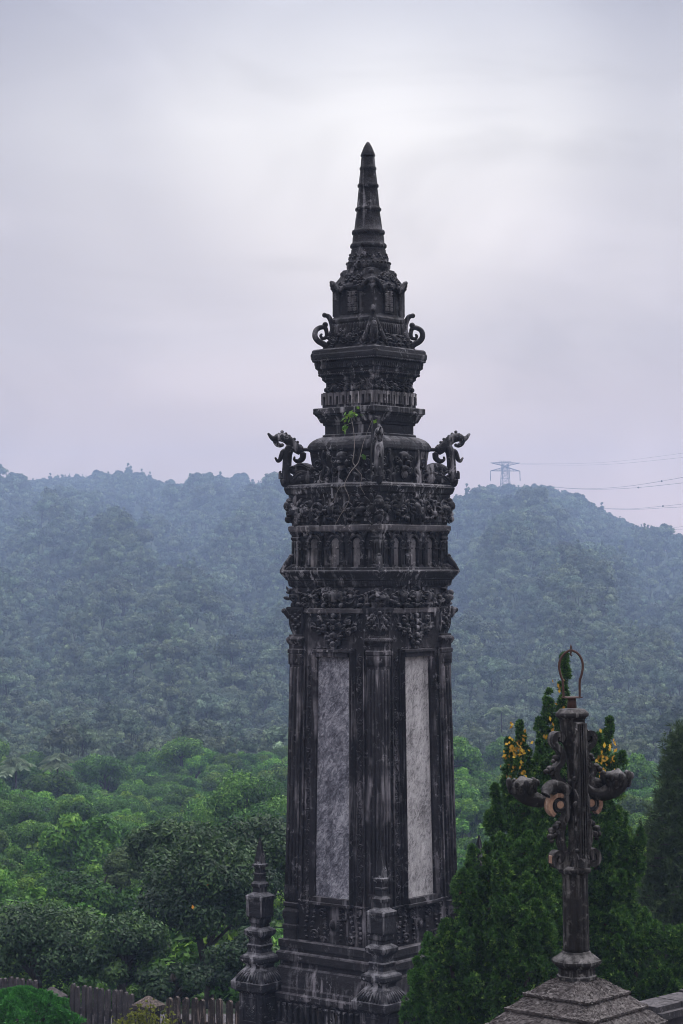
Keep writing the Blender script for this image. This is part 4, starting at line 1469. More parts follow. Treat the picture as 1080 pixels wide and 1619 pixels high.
# --- valley wood: nearest trees one by one, the rest as one mass
PV = np.concatenate([scatter(0, 84, 210, 2.8, rngT, pad=5), scatter(0, 212, 405, 3.9, rngT, pad=5)])
PV = PV[~hidden_by_tower(PV[:, 0], PV[:, 1], 0)]
px_ = 540 + FPX * PV[:, 0] / PV[:, 1]
# grassy clearing seen between the tower and the junipers
clear = (px_ > 690) & (px_ < 800) & (PV[:, 1] > 84) & (PV[:, 1] < 165)
PV = PV[~clear]
PV = PV[np.argsort(PV[:, 1])]
zv = ground_z(PV[:, 0], PV[:, 1]) - 0.2
sv = np.where(rngT.random(len(PV)) < .06, 1.5, 1.0) * rngT.uniform(0.6, 1.15, len(PV)) * np.interp(PV[:, 1], [84, 200, 405], [0.56, 0.74, 0.95])
NI = 285
tl = 'leafy green tree in the wooded valley beyond the fence and the tower'
used = [False] * len(VT)
inv = (np.abs(540 + FPX * PV[:, 0] / PV[:, 1] - 540) < 570)
idx = [i for i in range(len(PV)) if inv[i]][:NI]
for n_, i in enumerate(idx):
    k = n_ % len(VT)
    if not used[k]:
        o = VT[k]; used[k] = True
    else:
        o = VT[k].copy(); C.objects.link(o)
    o.location = (PV[i, 0], PV[i, 1], zv[i])
    o.rotation_euler = (rngT.uniform(-.06, .06), rngT.uniform(-.06, .06), rngT.uniform(0, 6.28))
    q = sv[i]
    o.scale = (q * rngT.uniform(.9, 1.1), q * rngT.uniform(.9, 1.1), q)
    tag(o, tl, 'tree', 'trees in the wooded valley')
rest = np.ones(len(PV), bool); rest[idx] = False
far_ = rest & (PV[:, 1] > 262)
rest &= ~far_
stuff_forest('valley_edge_wood', PV[far_], zv[far_], sv[far_] * .66, HT, 'blue-green wood between the green valley and the lower hill slopes', 17)  # bluish leaf colour of the hill trees stands in for haze here
stuff_forest('valley_wood', PV[rest], zv[rest], sv[rest], VT, 'green wood on the valley floor at the foot of the hills', 8)
# hill prototypes stand at the foot of the hills
for k, (px, py, Y) in enumerate(((1010, 1135, 400), (60, 1165, 398), (330, 1150, 399), (1050, 1120, 402), (240, 1160, 397))):
    x = (px - 540) * Y / FPX
    HT[k].location = (x, Y, float(ground_z(x, Y)) - 0.3)
    tag(HT[k], 'hazy blue-green tree at the foot of the forested hills', 'tree', 'trees at the foot of the hills')


# --- undergrowth filling the slope between the trees
ut = [tree_mesh('bush', 300 + i, *p, M_VALLEY, trunk=0.05, lift=0.0) for i, p in enumerate([(1.5, 1.1, 10, 1500, 0.15), (1.1, 1.3, 10, 1500, 0.14), (2.0, 1.2, 12, 1800, 0.16)])]
PU = scatter(0, 60, 240, 1.9, rngT, pad=3)
PU = PU[~hidden_by_tower(PU[:, 0], PU[:, 1], 0)]
stuff_forest('undergrowth', PU, ground_z(PU[:, 0], PU[:, 1]) - 0.15, rngT.uniform(0.6, 1.3, len(PU)), ut, None, 12)
for o_, (px, Y) in zip(ut, ((735, 92), (752, 105), (728, 120))):
    x = (px - 540) * Y / FPX
    o_.location = (x, Y, float(ground_z(x, Y)) - .1)
    tag(o_, 'low green bush on the grassy clearing right of the tower', 'bush', 'bushes on the clearing')

# --- bare pale trees on the lower left hillside
for i, (px, py, Y, h) in enumerate(((124, 1092, 660, 15.5), (158, 1103, 655, 15), (299, 1078, 680, 8.0), (756, 1078, 640, 9.0), (781, 1070, 650, 8.0), (818, 1052, 700, 10.0))):
    rng = np.random.default_rng(40 + i)
    b = at(px, py, Y)
    parts = [tubeq([(0, 0, -3), (0.2, 0, h * .3), (-0.1, 0, h * .62), (0.1, 0, h)], [.34, .28, .2, .08], 5)]
    for q in range(9 if i < 2 else 2):
        z0 = h * rng.uniform(.35, .8)
        a = rng.uniform(0, 6.28)
        ln = h * rng.uniform(.2, .38)
        dx = math.cos(a) * ln * .55
        parts.append(tubeq([(0, 0, z0), (dx * .5, math.sin(a) * ln * .3, z0 + ln * .5), (dx, math.sin(a) * ln * .5, z0 + ln)], [.17, .12, .06], 4))
    Vv, Ff = join_q(parts)
    o = quads('bare_tree', Vv, Ff, [M_DEADWOOD], smooth=True)
    o.location = b
    tag(o, ['pale leafless tree low on the left hillside, leaning left of its pair', 'pale leafless tree low on the left hillside, right one of the pair', 'short bare pale trunk alone on the left hillside', 'thin bare trunk low on the right hillside, nearest the tower', 'thin bare trunk low on the right hillside, between two others', 'thin bare trunk on the right hillside, highest of the three there'][i], 'tree')


# --- broad-leaved trees behind the fence
def broad_tree(name, label, px, py, Y, wpx, hpx, nl, nleaf, lsz, mat, seed, tpx=None, orange=0, group=None, r0=0.16, aspect=0.42):
    """crown centred on pixel (px, py), wpx x hpx pixels in size"""
    rng = np.random.default_rng(seed)
    s = Y / FPX
    c = at(px, py, Y)
    bx = c.x if tpx is None else (tpx - 540) * s
    gz = float(ground_z(bx, Y))
    t = empty(name, (bx, Y, gz))
    tag(t, label, 'tree', group)
    cen = np.array((c.x - bx, 0, c.z - gz))
    rad = np.array((wpx * s / 2, wpx * s / 2 * 0.8, hpx * s / 2))
    V, F, T, lob = crown(rng, cen, rad, nl, nleaf, lsz, lobe=(0.22, 0.40), aspect=aspect)
    quads('crown', V, F, [mat], rnd=T, parent=t)
    tv, tf = branchy(rng, lob, (0, 0, -0.3), cen + np.array((0, 0, rad[2] * 0.45)), r0, 14)
    quads('trunk', tv, tf, [M_BARK], smooth=True, parent=t)
    if orange:
        cs = lob[rng.choice(len(lob), orange)] + rng.normal(size=(orange, 3)) * 0.3 + np.array((0, -rad[1] * .45, 0.1))
        v, f = kites(cs, rng.normal(size=(orange, 3)), rng.normal(size=(orange, 3)) + np.array((1, 0, 0)), np.full(orange, .07), np.full(orange, .045))
        quads('withered_leaves', v, f, [M_ORANGE], rnd=np.repeat(rng.random(orange), 4), parent=t)
    return t


broad_tree('broadleaf_tree', 'large dark glossy-leaved tree with a bare trunk behind the picket fence', 325, 1430, 60, 265, 270, 40, 26000, 0.078, M_NEAR, 1, tpx=318, orange=2, r0=.15)
broad_tree('broadleaf_tree', 'dark tree rising just behind the left finial pillar of the tower', 425, 1400, 64, 220, 270, 34, 20000, 0.082, M_NEAR, 2, tpx=425)
broad_tree('broadleaf_tree', 'darkest flat-topped tree crown above the picket fence, left of the tower', 280, 1350, 70, 190, 120, 26, 13000, 0.095, M_NEAR, 3, tpx=290)
broad_tree('broadleaf_tree', 'wide dark tree with sparse pale leaves behind the left end of the fence', 60, 1510, 58, 260, 170, 36, 20000, 0.074, M_NEAR, 4, tpx=60)
broad_tree('broadleaf_tree', 'low dark tree filling the gap behind the fence between two taller ones', 195, 1520, 57, 190, 160, 28, 15000, 0.074, M_NEAR, 5, tpx=190)
broad_tree('broadleaf_tree', 'small dark tree in the shade beside the left pillar and fence end', 385, 1530, 57, 140, 140, 20, 9000, 0.076, M_NEAR, 6, tpx=385)
broad_tree('broadleaf_tree', 'bright yellow-green tree above the darkest crown left of the tower', 395, 1300, 120, 170, 190, 30, 20000, 0.10, M_JUN2, 7, tpx=395)
broad_tree('broadleaf_tree', 'dull olive tree in the valley just above the dark trees behind the fence', 200, 1385, 88, 90, 110, 22, 12000, 0.085, M_PINE, 10, tpx=170)
broad_tree('broadleaf_tree', 'lowest dark bush-like tree just behind the fence posts', 275, 1560, 56, 150, 90, 18, 9000, 0.07, M_NEAR, 11, tpx=275)
broad_tree('broadleaf_tree', 'young bright green tree behind the lamp post, low at its right', 978, 1560, 46, 80, 80, 12, 3000, 0.055, M_TOPI, 9, tpx=985)

# palm fronds standing out pale in the valley
for i, (px, py, Y) in enumerate(((792, 1126, 330), (26, 1214, 212), (92, 1208, 216))):
    rng = np.random.default_rng(70 + i)
    x = (px - 540) * Y / FPX
    t = empty('palm_tree', (x, Y, float(ground_z(x, Y))))
    tag(t, ['pale feathery palm in the valley right of the tower', 'small palm with pale fronds at the left edge of the valley', 'small palm with pale arching fronds left of the valley centre'][i], 'palm')
    top = at(px, py, Y).z - t.location.z
    quads('trunk', *tubeq([(0, 0, -1), (0.1, 0, top * .5), (0, 0, top)], [.16, .13, .1], 6), [M_BARK], smooth=True, parent=t)
    Vs, Fs = [], []
    for q in range(24):
        a = rng.uniform(0, 6.28); el = rng.uniform(.35, 1.5); ln = rng.uniform(1.6, 2.6)
        for j in range(16):
            tt = (j + 1) / 16
            cpt = np.array((math.cos(a) * math.cos(el) * ln * tt, math.sin(a) * math.cos(el) * ln * tt, math.sin(el) * ln * tt - 0.9 * ln * tt * tt * .6))
            for sg in (-1, 1):
                d = np.array((-math.sin(a) * sg, math.cos(a) * sg, -0.5)) + np.array((math.cos(a), math.sin(a), 0)) * .7
                Vs.append(cpt + np.array((0, 0, top)) + d * .28); Fs.append(d)
    Vs = np.array(Vs); Fs = np.array(Fs)
    v, f = kites(Vs, Fs, rng.normal(size=Vs.shape) * .3 + np.array((0, 0, 1)), np.full(len(Vs), .42), np.full(len(Vs), .10))
    quads('fronds', v, f, [leaf_mat('palm_frond', (.10, .15, .09), (.18, .24, .15), (.28, .34, .22)) if i == 0 else bpy.data.materials['palm_frond']], rnd=np.repeat(rng.random(len(Vs)), 4), parent=t)


# --- junipers: feathery plumes of scale leaves
def tufts(rng, Cn, D, nb, ln, wd, spread):
    n = len(Cn)
    c = np.repeat(Cn, nb, axis=0)
    d = unit(np.repeat(unit(D), nb, axis=0) + rng.normal(size=(n * nb, 3)) * spread)
    l_ = ln * rng.uniform(.6, 1.3, n * nb)
    V, F = kites(c + d * l_[:, None] * .8, d, rng.normal(size=(n * nb, 3)), l_, wd * rng.uniform(.7, 1.3, n * nb), 0.2)
    tone = np.repeat(np.clip(rng.normal(.42, .16, n), 0, 1), nb) + rng.normal(0, .14, n * nb)
    return V, F, np.repeat(np.clip(tone, 0, 1), 4)


def plume_cone(rng, base, tip, rad, step, power=0.8, rough=0.40, puff=0.15):
    """puffs of tufts over a leaning cone with an uneven surface; returns centres, directions and tone"""
    base, tip = np.array(base, float), np.array(tip, float)
    ax = tip - base
    ln = np.linalg.norm(ax)
    n = max(6, int(1.35 * math.pi * rad * ln * .6 / (puff * puff * 2.6)))
    t = np.concatenate([rng.random(n) ** 1.1, np.linspace(.75, 1.0, 6)])
    n = len(t)
    a = rng.uniform(0, 2 * math.pi, n)
    bump = np.zeros(n)
    for _ in range(7):
        fa, ft, ph = rng.integers(1, 6), rng.uniform(3, 16), rng.uniform(0, 6.28)
        bump += np.sin(fa * a + ft * t * ln / max(rad, .3) * .35 + ph)
    bump = 1 + rough * bump / 2.2
    prof = np.clip((1 - t), 0.0, 1) ** power * np.clip(t / 0.12 + 0.45, 0, 1)
    r = rad * prof * bump * rng.uniform(.55, 1.0, n)
    az = unit(ax[None])[0]
    u = unit(np.cross(az, (0.3, 1, 0.1))[None])[0]; v = np.cross(az, u)
    ra = np.cos(a)[:, None] * u + np.sin(a)[:, None] * v
    Pc = base + ax * t[:, None] + ra * r[:, None]
    out = ra * np.clip(prof, .15, 1)[:, None] * .8 + az * .8
    m_ = max(5, int(2.6 * puff * puff * 4 / (step * step)))
    pr = puff * rng.uniform(.6, 1.25, n) * np.clip(prof * 2.4, .28, 1)
    k = np.repeat(np.arange(n), m_)
    d = unit(rng.normal(size=(n * m_, 3)) + unit(out)[k] * .9)
    Cn = Pc[k] + d * (pr[k] * rng.uniform(.7, 1.05, n * m_))[:, None] * np.array((1, 1, 1.25))
    D = d * .8 + unit(out)[k] * .6 + rng.normal(size=(n * m_, 3)) * .2
    return Cn, D


def juniper(label, Y, gx_px, leaders, step, nb, ln, wd, mat, seed, gold=(), brown=0, cat='juniper'):
    rng = np.random.default_rng(seed)
    s = Y / FPX
    t = empty('juniper', ((gx_px - 540) * s, Y, 0))
    tag(t, label, cat)
    o0 = np.array(tuple(t.location))
    Cs, Ds, tr = [], [], []
    for (x0, y0, x1, y1, rpx, dy, pw) in leaders:
        b = np.array(tuple(at(x0, y0, Y + dy * .5))) - o0
        b[2] = max(b[2], 0.4)
        e = np.array(tuple(at(x1, y1, Y + dy))) - o0
        c, d = plume_cone(rng, b, e, rpx * s * .86, step, pw)
        Cs.append(c); Ds.append(d)
        # side plumes that break the outline
        for q in range(max(4, int(rpx / 3.6))):
            tt = rng.uniform(.06, .86)
            a = rng.uniform(0, 6.28)
            o_ = b + (e - b) * tt
            r = rpx * s * (1 - tt) ** pw * .8
            ln_ = rng.uniform(.35, .85) * min(1.2, .3 + rpx * s * .75)
            p0 = o_ + np.array((math.cos(a) * r * .6, math.sin(a) * r * .6, -.1))
            p1 = p0 + np.array((math.cos(a) * ln_ * .5, math.sin(a) * ln_ * .5, ln_ * 1.1))
            c, d = plume_cone(rng, p0, p1, ln_ * rng.uniform(.2, .36), step, .8, .3, .10)
            Cs.append(c); Ds.append(d)
        tr.append(tubeq(catmull([(0, 0, -.2), (b * .5 + np.array((0, 0, .3))), b * .3 + e * .7], 5), np.linspace(.11, .03, 11), 6))
    Cn, D = np.concatenate(Cs), np.concatenate(Ds)
    V, F, T = tufts(rng, Cn, D, nb, ln, wd, .55)
    quads('foliage', V, F, [mat], rnd=T, parent=t)
    tv, tf = join_q(tr)
    quads('trunk', tv, tf, [M_BARK], smooth=True, parent=t)
    gc = []
    for (px, py, n, r) in gold:
        for i in range(n):
            gc.append(np.array(tuple(at(px + rng.normal() * r * .7, py + rng.normal() * r * 1.3, Y - rng.uniform(.2, .6)))) - o0)
    if gc:
        gc = np.array(gc); n = len(gc)
        v, f = kites(gc, rng.normal(size=(n, 3)) * .5 + np.array((0, 0, 1)), rng.normal(size=(n, 3)) * .4 + np.array((1, 0, 0)), rng.uniform(.028, .055, n), rng.uniform(.018, .032, n), .2)
        quads('yellow_leaves', v, f, [M_GOLD], rnd=np.repeat(rng.random(n), 4), parent=t)
    if brown:
        sel = rng.choice(len(Cn), brown)
        sel = sel[(Cn[sel][:, 1] < 0.3)]
        v, f, tn = tufts(rng, Cn[sel] - unit(D[sel]) * .06, D[sel], 7, ln * 1.1, wd * .8, .5)
        quads('withered_sprays', v, f, [M_BROWN], rnd=tn, parent=t)
    return t


juniper('tall dark juniper with several pointed tops and yellow leaves behind the lamp post', 38, 890, [
    (893, 1560, 893, 1040, 54, 0, .95), (850, 1480, 822, 1146, 46, -.2, .8), (872, 1420, 868, 1096, 34, .2, .8), (858, 1420, 852, 1176, 34, -.3, .75), (934, 1480, 963, 1140, 50, .2, .8), (915, 1420, 946, 1166, 34, 0, .8),
    (880, 1640, 830, 1235, 90, -.4, .75), (930, 1640, 985, 1290, 80, .5, .75), (800, 1500, 783, 1246, 34, .3, .8), (930, 1900, 930, 1380, 130, .3, .6)],
    .10, 17, .038, .011, M_JUN, 21, gold=((815, 1203, 60, 17), (822, 1185, 22, 12), (808, 1182, 16, 13), (963, 1185, 14, 9), (948, 1212, 16, 12), (890, 1147, 10, 11), (884, 1080, 7, 10), (868, 1160, 9, 11), (955, 1200, 9, 9)), brown=500)
juniper('bushy dark juniper between the tower and the lamp post, without yellow leaves', 36, 770, [
    (790, 1640, 836, 1322, 105, -.2, .62), (745, 1640, 741, 1368, 52, 0, .7), (770, 1640, 772, 1340, 55, .3, .7), (845, 1620, 868, 1395, 70, -.6, .6), (725, 1620, 705, 1462, 40, -.2, .65), (810, 1560, 815, 1405, 46, -.9, .6), (800, 1960, 800, 1500, 120, 0, .6), (835, 1600, 848, 1432, 52, -1.3, .55)],
    .094, 17, .036, .011, M_JUN, 22, brown=700)
juniper('fresh green cone-shaped juniper in front of the tower base', 38, 705, [
    (690, 1760, 678, 1480, 44, 0, .55), (720, 1800, 722, 1538, 46, -.2, .55), (700, 2000, 700, 1600, 74, -.1, .5), (665, 1760, 659, 1520, 30, -.2, .6), (745, 1780, 748, 1580, 34, -.3, .6)],
    .076, 15, .032, .0105, M_JUN2, 23, brown=130)
juniper('drooping dark juniper branches right of the lamp post, low at the edge', 37.5, 1010, [
    (960, 1560, 1035, 1462, 40, .2, .5), (1000, 1600, 1078, 1470, 46, .3, .5), (950, 1600, 985, 1440, 46, .2, .55), (1030, 1640, 1100, 1530, 50, .2, .5), (940, 1700, 960, 1500, 60, .6, .55)],
    .10, 16, .038, .011, M_JUN, 24, brown=160)


# --- soft pine at the right edge
def pine(label, Y, px, top_py, h, wpx, seed, n):
    rng = np.random.default_rng(seed)
    s = Y / FPX
    x = (px - 540) * s
    gz = float(ground_z(x, Y))
    t = empty('pine_tree', (x, Y, gz))
    tag(t, label, 'pine')
    H = at(px, top_py, Y).z - gz
    parts = [tubeq([(0, 0, -.3), (.1, 0, H * .5), (0, 0, H)], [.18, .1, .02], 7)]
    Cs, Ds = [], []
    for i in range(n):
        tt = rng.uniform(.12, 1.0) ** .8
        a = rng.uniform(0, 6.28)
        r = wpx * s / 2 * (1.03 - tt) ** .75 * rng.uniform(.55, 1.1)
        z = H * tt * .97
        e = np.array((math.cos(a) * r, math.sin(a) * r, z + r * .28))
        parts.append(tubeq([(0, 0, z - r * .1), e * np.array((.5, .5, 1)) - np.array((0, 0, r * .05)), e], [.03, .02, .01], 4))
        m_ = int(10 + 26 * r)
        f_ = rng.uniform(.25, 1.0, m_)
        Cs.append(np.array((0, 0, z - r * .1)) * (1 - f_)[:, None] + e * f_[:, None] + rng.normal(size=(m_, 3)) * .14)
        Ds.append(np.repeat((np.array((math.cos(a), math.sin(a), .9)))[None], m_, 0) + rng.normal(size=(m_, 3)) * .5)
    Cn, D = np.concatenate(Cs), np.concatenate(Ds)
    V, F, T = tufts(rng, Cn, D, 12, .085, .009, .6)
    quads('crown', V, F, [M_PINE], rnd=T, parent=t)
    tv, tf = join_q(parts)
    quads('trunk', tv, tf, [M_BARK], smooth=True, parent=t)


pine('tall soft-needled pine at the right edge behind the lamp post', 50, 1082, 1150, 0, 250, 31, 560)
pine('dim shaded pine low between the lamp post and the pine at the right edge', 53, 1000, 1330, 0, 190, 32, 300)


# --- clipped bush and yellow-green shrub in front of the fence
def clipped(px, py, Y, wpx, hpx, label, mat, seed, step, nb, ln, wd, name, cat, rough=.08):
    rng = np.random.default_rng(seed)
    s = Y / FPX
    top = at(px, py, Y)
    t = empty(name, (top.x, Y, 0.0))
    tag(t, label, cat)
    r, H = wpx * s / 2, top.z
    n = int(9 * r * max(H, r) / (step * step))
    a = rng.uniform(0, 6.28, n); tt = rng.random(n) ** .8
    ph = tt * math.pi / 2
    cz = H - hpx * s
    bump = 1 + rough * (np.sin(5 * a + 7 * tt) + np.sin(9 * a - 11 * tt + 1) + rng.normal(size=n) * .5)
    rad = r * np.cos(ph) * bump
    z = np.where(tt < .02, rng.uniform(.2, max(cz, .3), n), cz + (H - cz) * np.sin(ph) * (1 + rough * .5 * np.sin(6 * a + 9 * tt)))
    Cn = np.stack([np.cos(a) * rad, np.sin(a) * rad, z], 1)
    k = int(n * .6)
    Cs = np.stack([np.cos(a[:k]) * r, np.sin(a[:k]) * r, rng.uniform(.15, max(cz, .3), k)], 1)
    Cn = np.concatenate([Cn, Cs])
    D = Cn - np.array((0, 0, cz * .5)) + rng.normal(size=Cn.shape) * .2
    D[:, 2] += .6
    V, F, T = tufts(rng, Cn, D, nb, ln, wd, .6)
    quads('foliage', V, F, [mat], rnd=T, parent=t)
    st_ = [tubeq([(0, 0, -.1), (.03, 0, H * .4), (0, 0, H * .8)], [.07, .05, .02], 6)]
    for q in range(9):
        b = Cn[rng.integers(len(Cn))]
        st_.append(tubeq([(0, 0, H * .25), b * .5 + np.array((0, 0, H * .2)), b * .95], [.03, .02, .01], 5))
    quads('stem', *join_q(st_), [M_BARK], smooth=True, parent=t)


clipped(34, 1570, 44, 176, 90, 'bright green clipped dome-shaped bush in front of the fence at the lower left', M_TOPI, 41, .062, 13, .036, .012, 'clipped_bush', 'bush', .14)


def shrub(px, py, Y, label):
    rng = np.random.default_rng(44)
    s = Y / FPX
    top = at(px, py, Y)
    t = empty('shrub', (top.x, Y, 0.0))
    tag(t, label, 'shrub')
    Cs, Ds, st_ = [], [], []
    for i in range(70):
        a = rng.uniform(0, 6.28); rr = rng.random() ** .5 * 68 * s
        h = top.z * (1 - .38 * (rr / (70 * s)) ** 2) * rng.uniform(.86, 1.04)
        e = np.array((math.cos(a) * rr, math.sin(a) * rr * .7, h))
        b = np.array((math.cos(a) * rr * .15, math.sin(a) * rr * .15, 0))
        st_.append(tubeq([b, (b + e) * .5 + np.array((0, 0, .15)), e], [.014, .01, .005], 4))
        for q in range(26):
            f_ = rng.uniform(.55, 1.02)
            Cs.append(b * (1 - f_) + e * f_ + rng.normal(size=3) * .06); Ds.append(np.array((math.cos(a), math.sin(a), .8)))
    V, F, T = tufts(rng, np.array(Cs), np.array(Ds), 5, .032, .018, .8)
    quads('foliage', V, F, [M_YEL], rnd=T, parent=t)
    quads('stem', *join_q(st_), [M_BARK], parent=t)


shrub(232, 1588, 45, 'airy yellow-green shrub in front of the fence at the bottom')

# ------------------------------------------------------------------ fence
FA = at(384, 1576, 47.6); FB = at(-40, 1538, 51.0)
FZ = 1.62


def fpt(px):
    """place on the fence line under photo column px"""
    a, b = (FA.x, FA.y), (FB.x, FB.y)
    d = (px - 540.0) / FPX
    # solve x = d*y on the segment
    t = (a[0] - d * a[1]) / ((a[0] - d * a[1]) - (b[0] - d * b[1]))
    return Vector((a[0] + (b[0] - a[0]) * t, a[1] + (b[1] - a[1]) * t, 0))


def top_z(px, py):
    p = fpt(px)
    return CZ + (HOR - py) * p.y / FPX


def fence_section(px0, px1, py0, py1, n, mat, label, seed):
    rng = random.Random(seed)
    p0, p1 = fpt(px0), fpt(px1)
    d = (p1 - p0); ang = math.atan2(d.y, d.x); ln = d.length
    t = empty('picket_fence', (p0.x, p0.y, 0), ang)
    tag(t, label, 'fence', None)
    z0, z1 = top_z(px0, py0), top_z(px1, py1)
    for i in range(n):
        u = (i + .5) / n
        x = u * ln
        zt_ = z0 + (z1 - z0) * u + rng.uniform(-.03, .03)
        hw = ln / n * .30
        q = MB()
        V = []
        out_ = [(-hw, .12), (hw, .12), (hw, zt_ - hw * 1.3), (hw * .75, zt_ - hw * .45), (0, zt_), (-hw * .75, zt_ - hw * .45), (-hw, zt_ - hw * 1.3)]
        ax = rng.uniform(-.02, .02)
        for yy in (-.045, .045):
            V += [(x + a + ax * b, yy, b) for a, b in out_]
        m_ = len(out_)
        q.add(V, [tuple(range(m_)), tuple(range(2 * m_ - 1, m_ - 1, -1))] + [(j, j + m_, (j + 1) % m_ + m_, (j + 1) % m_) for j in range(m_)])
        q.build('picket', mat, t)
    zr = min(z0, z1)
    for zz_ in (zr - .55, .35):
        q = MB()
        q.box(-.02, ln + .02, -.035, .035, zz_ - .07, zz_ + .07) if False else q.box(0, ln, .046, .12, zz_ - .07, zz_ + .07)
        q.build('rail', mat, t)
    return t


def fence_post(px, py, wpx, label, mat):
    p = fpt(px)
    s = p.y / FPX
    zc = CZ + (HOR - py) * s
    w = wpx * s / 1.408 / 2
    t = empty('fence_post', (p.x, p.y - 0.12, 0), TROT)
    tag(t, label, 'post')
    a = MB()
    a.sq([(w * .72, 0), (w * .72, zc - .34)])
    a.build('shaft', M_FENCE, t)
    b = MB()
    b.sq([(w * .75, zc - .339), (w, zc - .30), (w, zc - .2), (w * .93, zc - .185), (w * .5, zc - .09), (w * .12, zc - .005), (w * .04, zc)], ch=.03)
    b.build('cap', mat, t)


fence_section(262, 384, 1571, 1578, 9, M_FENCE2, 'weathered fence section with bare pale round-topped pickets beside the left pillar', 1)
fence_section(112, 216, 1552, 1566, 11, M_FENCE, 'dark picket fence section between the two capped posts', 2)
fence_section(-30, 62, 1538, 1546, 10, M_FENCE, 'dark picket fence section running out of the picture behind the clipped bush', 3)
fence_post(237, 1569, 54, 'fence post with a rough brown rounded cap behind the yellow-green shrub', M_FENCE2)
fence_post(86, 1555, 50, 'dark fence post with a flat hipped cap beside the clipped bush', M_FENCE)

# ------------------------------------------------------------------ lamp post on its stepped pillar
LD = 22.0
LK = LD / FPX
LROT = R(-40)


def lz(y):
    return CZ + (HOR - y) * LK


def lh(H):
    return H / 1.408 * LK


LX = (910 - 540) * LK
pil = empty('stepped_pillar', (LX, LD, 0), LROT)
tag(pil, 'square pillar with a rough stepped pyramid top carrying the lamp post', 'pillar')
a = MB()
a.sq([(lh(128), 0), (lh(128), lz(1646)), (lh(140), lz(1636)), (lh(145), lz(1630)), (lh(145), lz(1622))])
a.build('shaft', M_WALLSTONE, pil)
a = MB()
rgc = np.random.default_rng(9)
prof = [(147, 1621), (147, 1612), (141, 1611.5), (138.5, 1608.5), (126, 1600), (111, 1592), (116, 1591), (116, 1587), (108, 1585.5), (95, 1577.5), (82, 1569.5), (86.5, 1568.5), (86.5, 1564.5), (78, 1563), (64, 1556), (50, 1548.5), (38, 1543.6), (30, 1541.8)]
pr2 = []
for (h0, y0), (h1, y1) in zip(prof[:-1], prof[1:]):
    k_ = max(1, int(abs(h1 - h0) / 2.6))
    pr2 += [(h0 + (h1 - h0) * i / k_, y0 + (y1 - y0) * i / k_) for i in range(k_)]
prof = pr2 + [prof[-1]]
ns = 60
V, F = [], []
for h, y in prof:
    q = lh(h)
    for sd in range(4):
        for i in range(ns):
            t = -1 + 2 * i / ns
            x_, y_ = (t * q, -q) if sd == 0 else ((q, t * q) if sd == 1 else ((-t * q, q) if sd == 2 else (-q, -t * q)))
            edge = 1 - .012 * (abs(t) > .97)
            jx = rgc.normal(size=3) * np.array((.003, .003, .004))
            if rgc.random() < .05:
                edge -= rgc.uniform(0, .02)
            V.append((x_ * edge + jx[0], y_ * edge + jx[1], lz(y) + jx[2]))
nn_ = ns * 4
for r_ in range(len(prof) - 1):
    for i in range(nn_):
        b_, c_ = r_ * nn_ + i, r_ * nn_ + (i + 1) % nn_
        F.append((b_, c_, c_ + nn_, b_ + nn_))
F.append(tuple(range((len(prof) - 1) * nn_, len(prof) * nn_)))
a.add(V, F)
a.build('stepped_cap', M_CAPSTONE, pil)
# terrace wall beyond the pillar at the right edge
w0, w1 = at(1018, 1588, 34), at(1260, 1533, 37.2)
ang = math.atan2(w1.y - w0.y, w1.x - w0.x)
ln = math.hypot(w1.y - w0.y, w1.x - w0.x)
o_ = empty('stone_wall', (w0.x, w0.y, 0), ang)
tag(o_, 'low old stone wall at the right edge, behind the stepped pillar', 'wall')
a = MB(); a.box(0, ln, -.26, .26, 0, w0.z - .22); a.build('wall', M_WALLSTONE, o_)
a = MB()
rgw = random.Random(4)
x_ = 0.0
while x_ < ln - .2:
    l_ = rgw.uniform(.55, 1.1)
    dz, dy = rgw.uniform(-.02, .012), rgw.uniform(-.02, .02)
    a.box(x_, min(x_ + l_ - .015, ln), -.34 + dy, .34 + dy, w0.z - .218, w0.z - .09 + dz)
    a.box(x_ + .01, min(x_ + l_ - .03, ln), -.25 + dy, .25 + dy, w0.z - .0898 + dz, w0.z + dz)
    x_ += l_
a.build('coping', M_WALLSTONE, o_)

LAZ = -70.0     # the bracket nearest the camera points to this direction (degrees from +X)
lamp = empty('lamp_post', (LX, LD, lz(1542)), 0)
lamp.rotation_euler = (0, R(-0.85), 0)
tag(lamp, 'blackened ornate stone lamp post with scroll brackets and a rusty iron hoop on top', 'lamp post')


def lzz(y):
    return (1542 - y) * LK


lb = MB()
lb.lathe([(r * LK, lzz(y)) for r, y in [(32, 1542.5), (32, 1538), (29.5, 1536.5), (29, 1526), (32, 1524.5), (37, 1521), (40, 1517.5), (40, 1514), (37, 1511.5), (30, 1507), (24.5, 1503), (22.5, 1500)]], 8, sm=False, rot=R(22.5 - 40))
lb.build('base', M_LAMP, lamp)
lc_ = MB()


def flute(a, z):
    return 1.0 - 0.09 * max(0.0, math.cos(12 * a)) ** 0.7


lc_.lathe([(r * LK, lzz(y)) for r, y in [(20.5, 1500), (20.5, 1494), (20.3, 1440), (19.8, 1386), (20.2, 1384)]], 96, bump=flute)
lc_.lathe([(r * LK, lzz(y)) for r, y in [(20, 1384.5), (21, 1383), (21, 1379), (24.5, 1377), (26, 1374), (26, 1371), (23, 1369), (20, 1366)]], 24)
lc_.build('lower_column', M_LAMP, lamp)
up_ = MB()
up_.lathe([(r * LK, lzz(y)) for r, y in [(19, 1366.5), (14, 1352), (9.5, 1335), (9, 1280), (9, 1215), (11, 1190), (17.5, 1172), (19.5, 1150), (20, 1142), (20.5, 1136), (22, 1135), (22.5, 1133.5), (25.8, 1132), (26.6, 1129), (26, 1126), (23, 1124), (21.5, 1122), (20, 1120.5)]], 24)
up_.build('upper_column', M_LAMP, lamp)

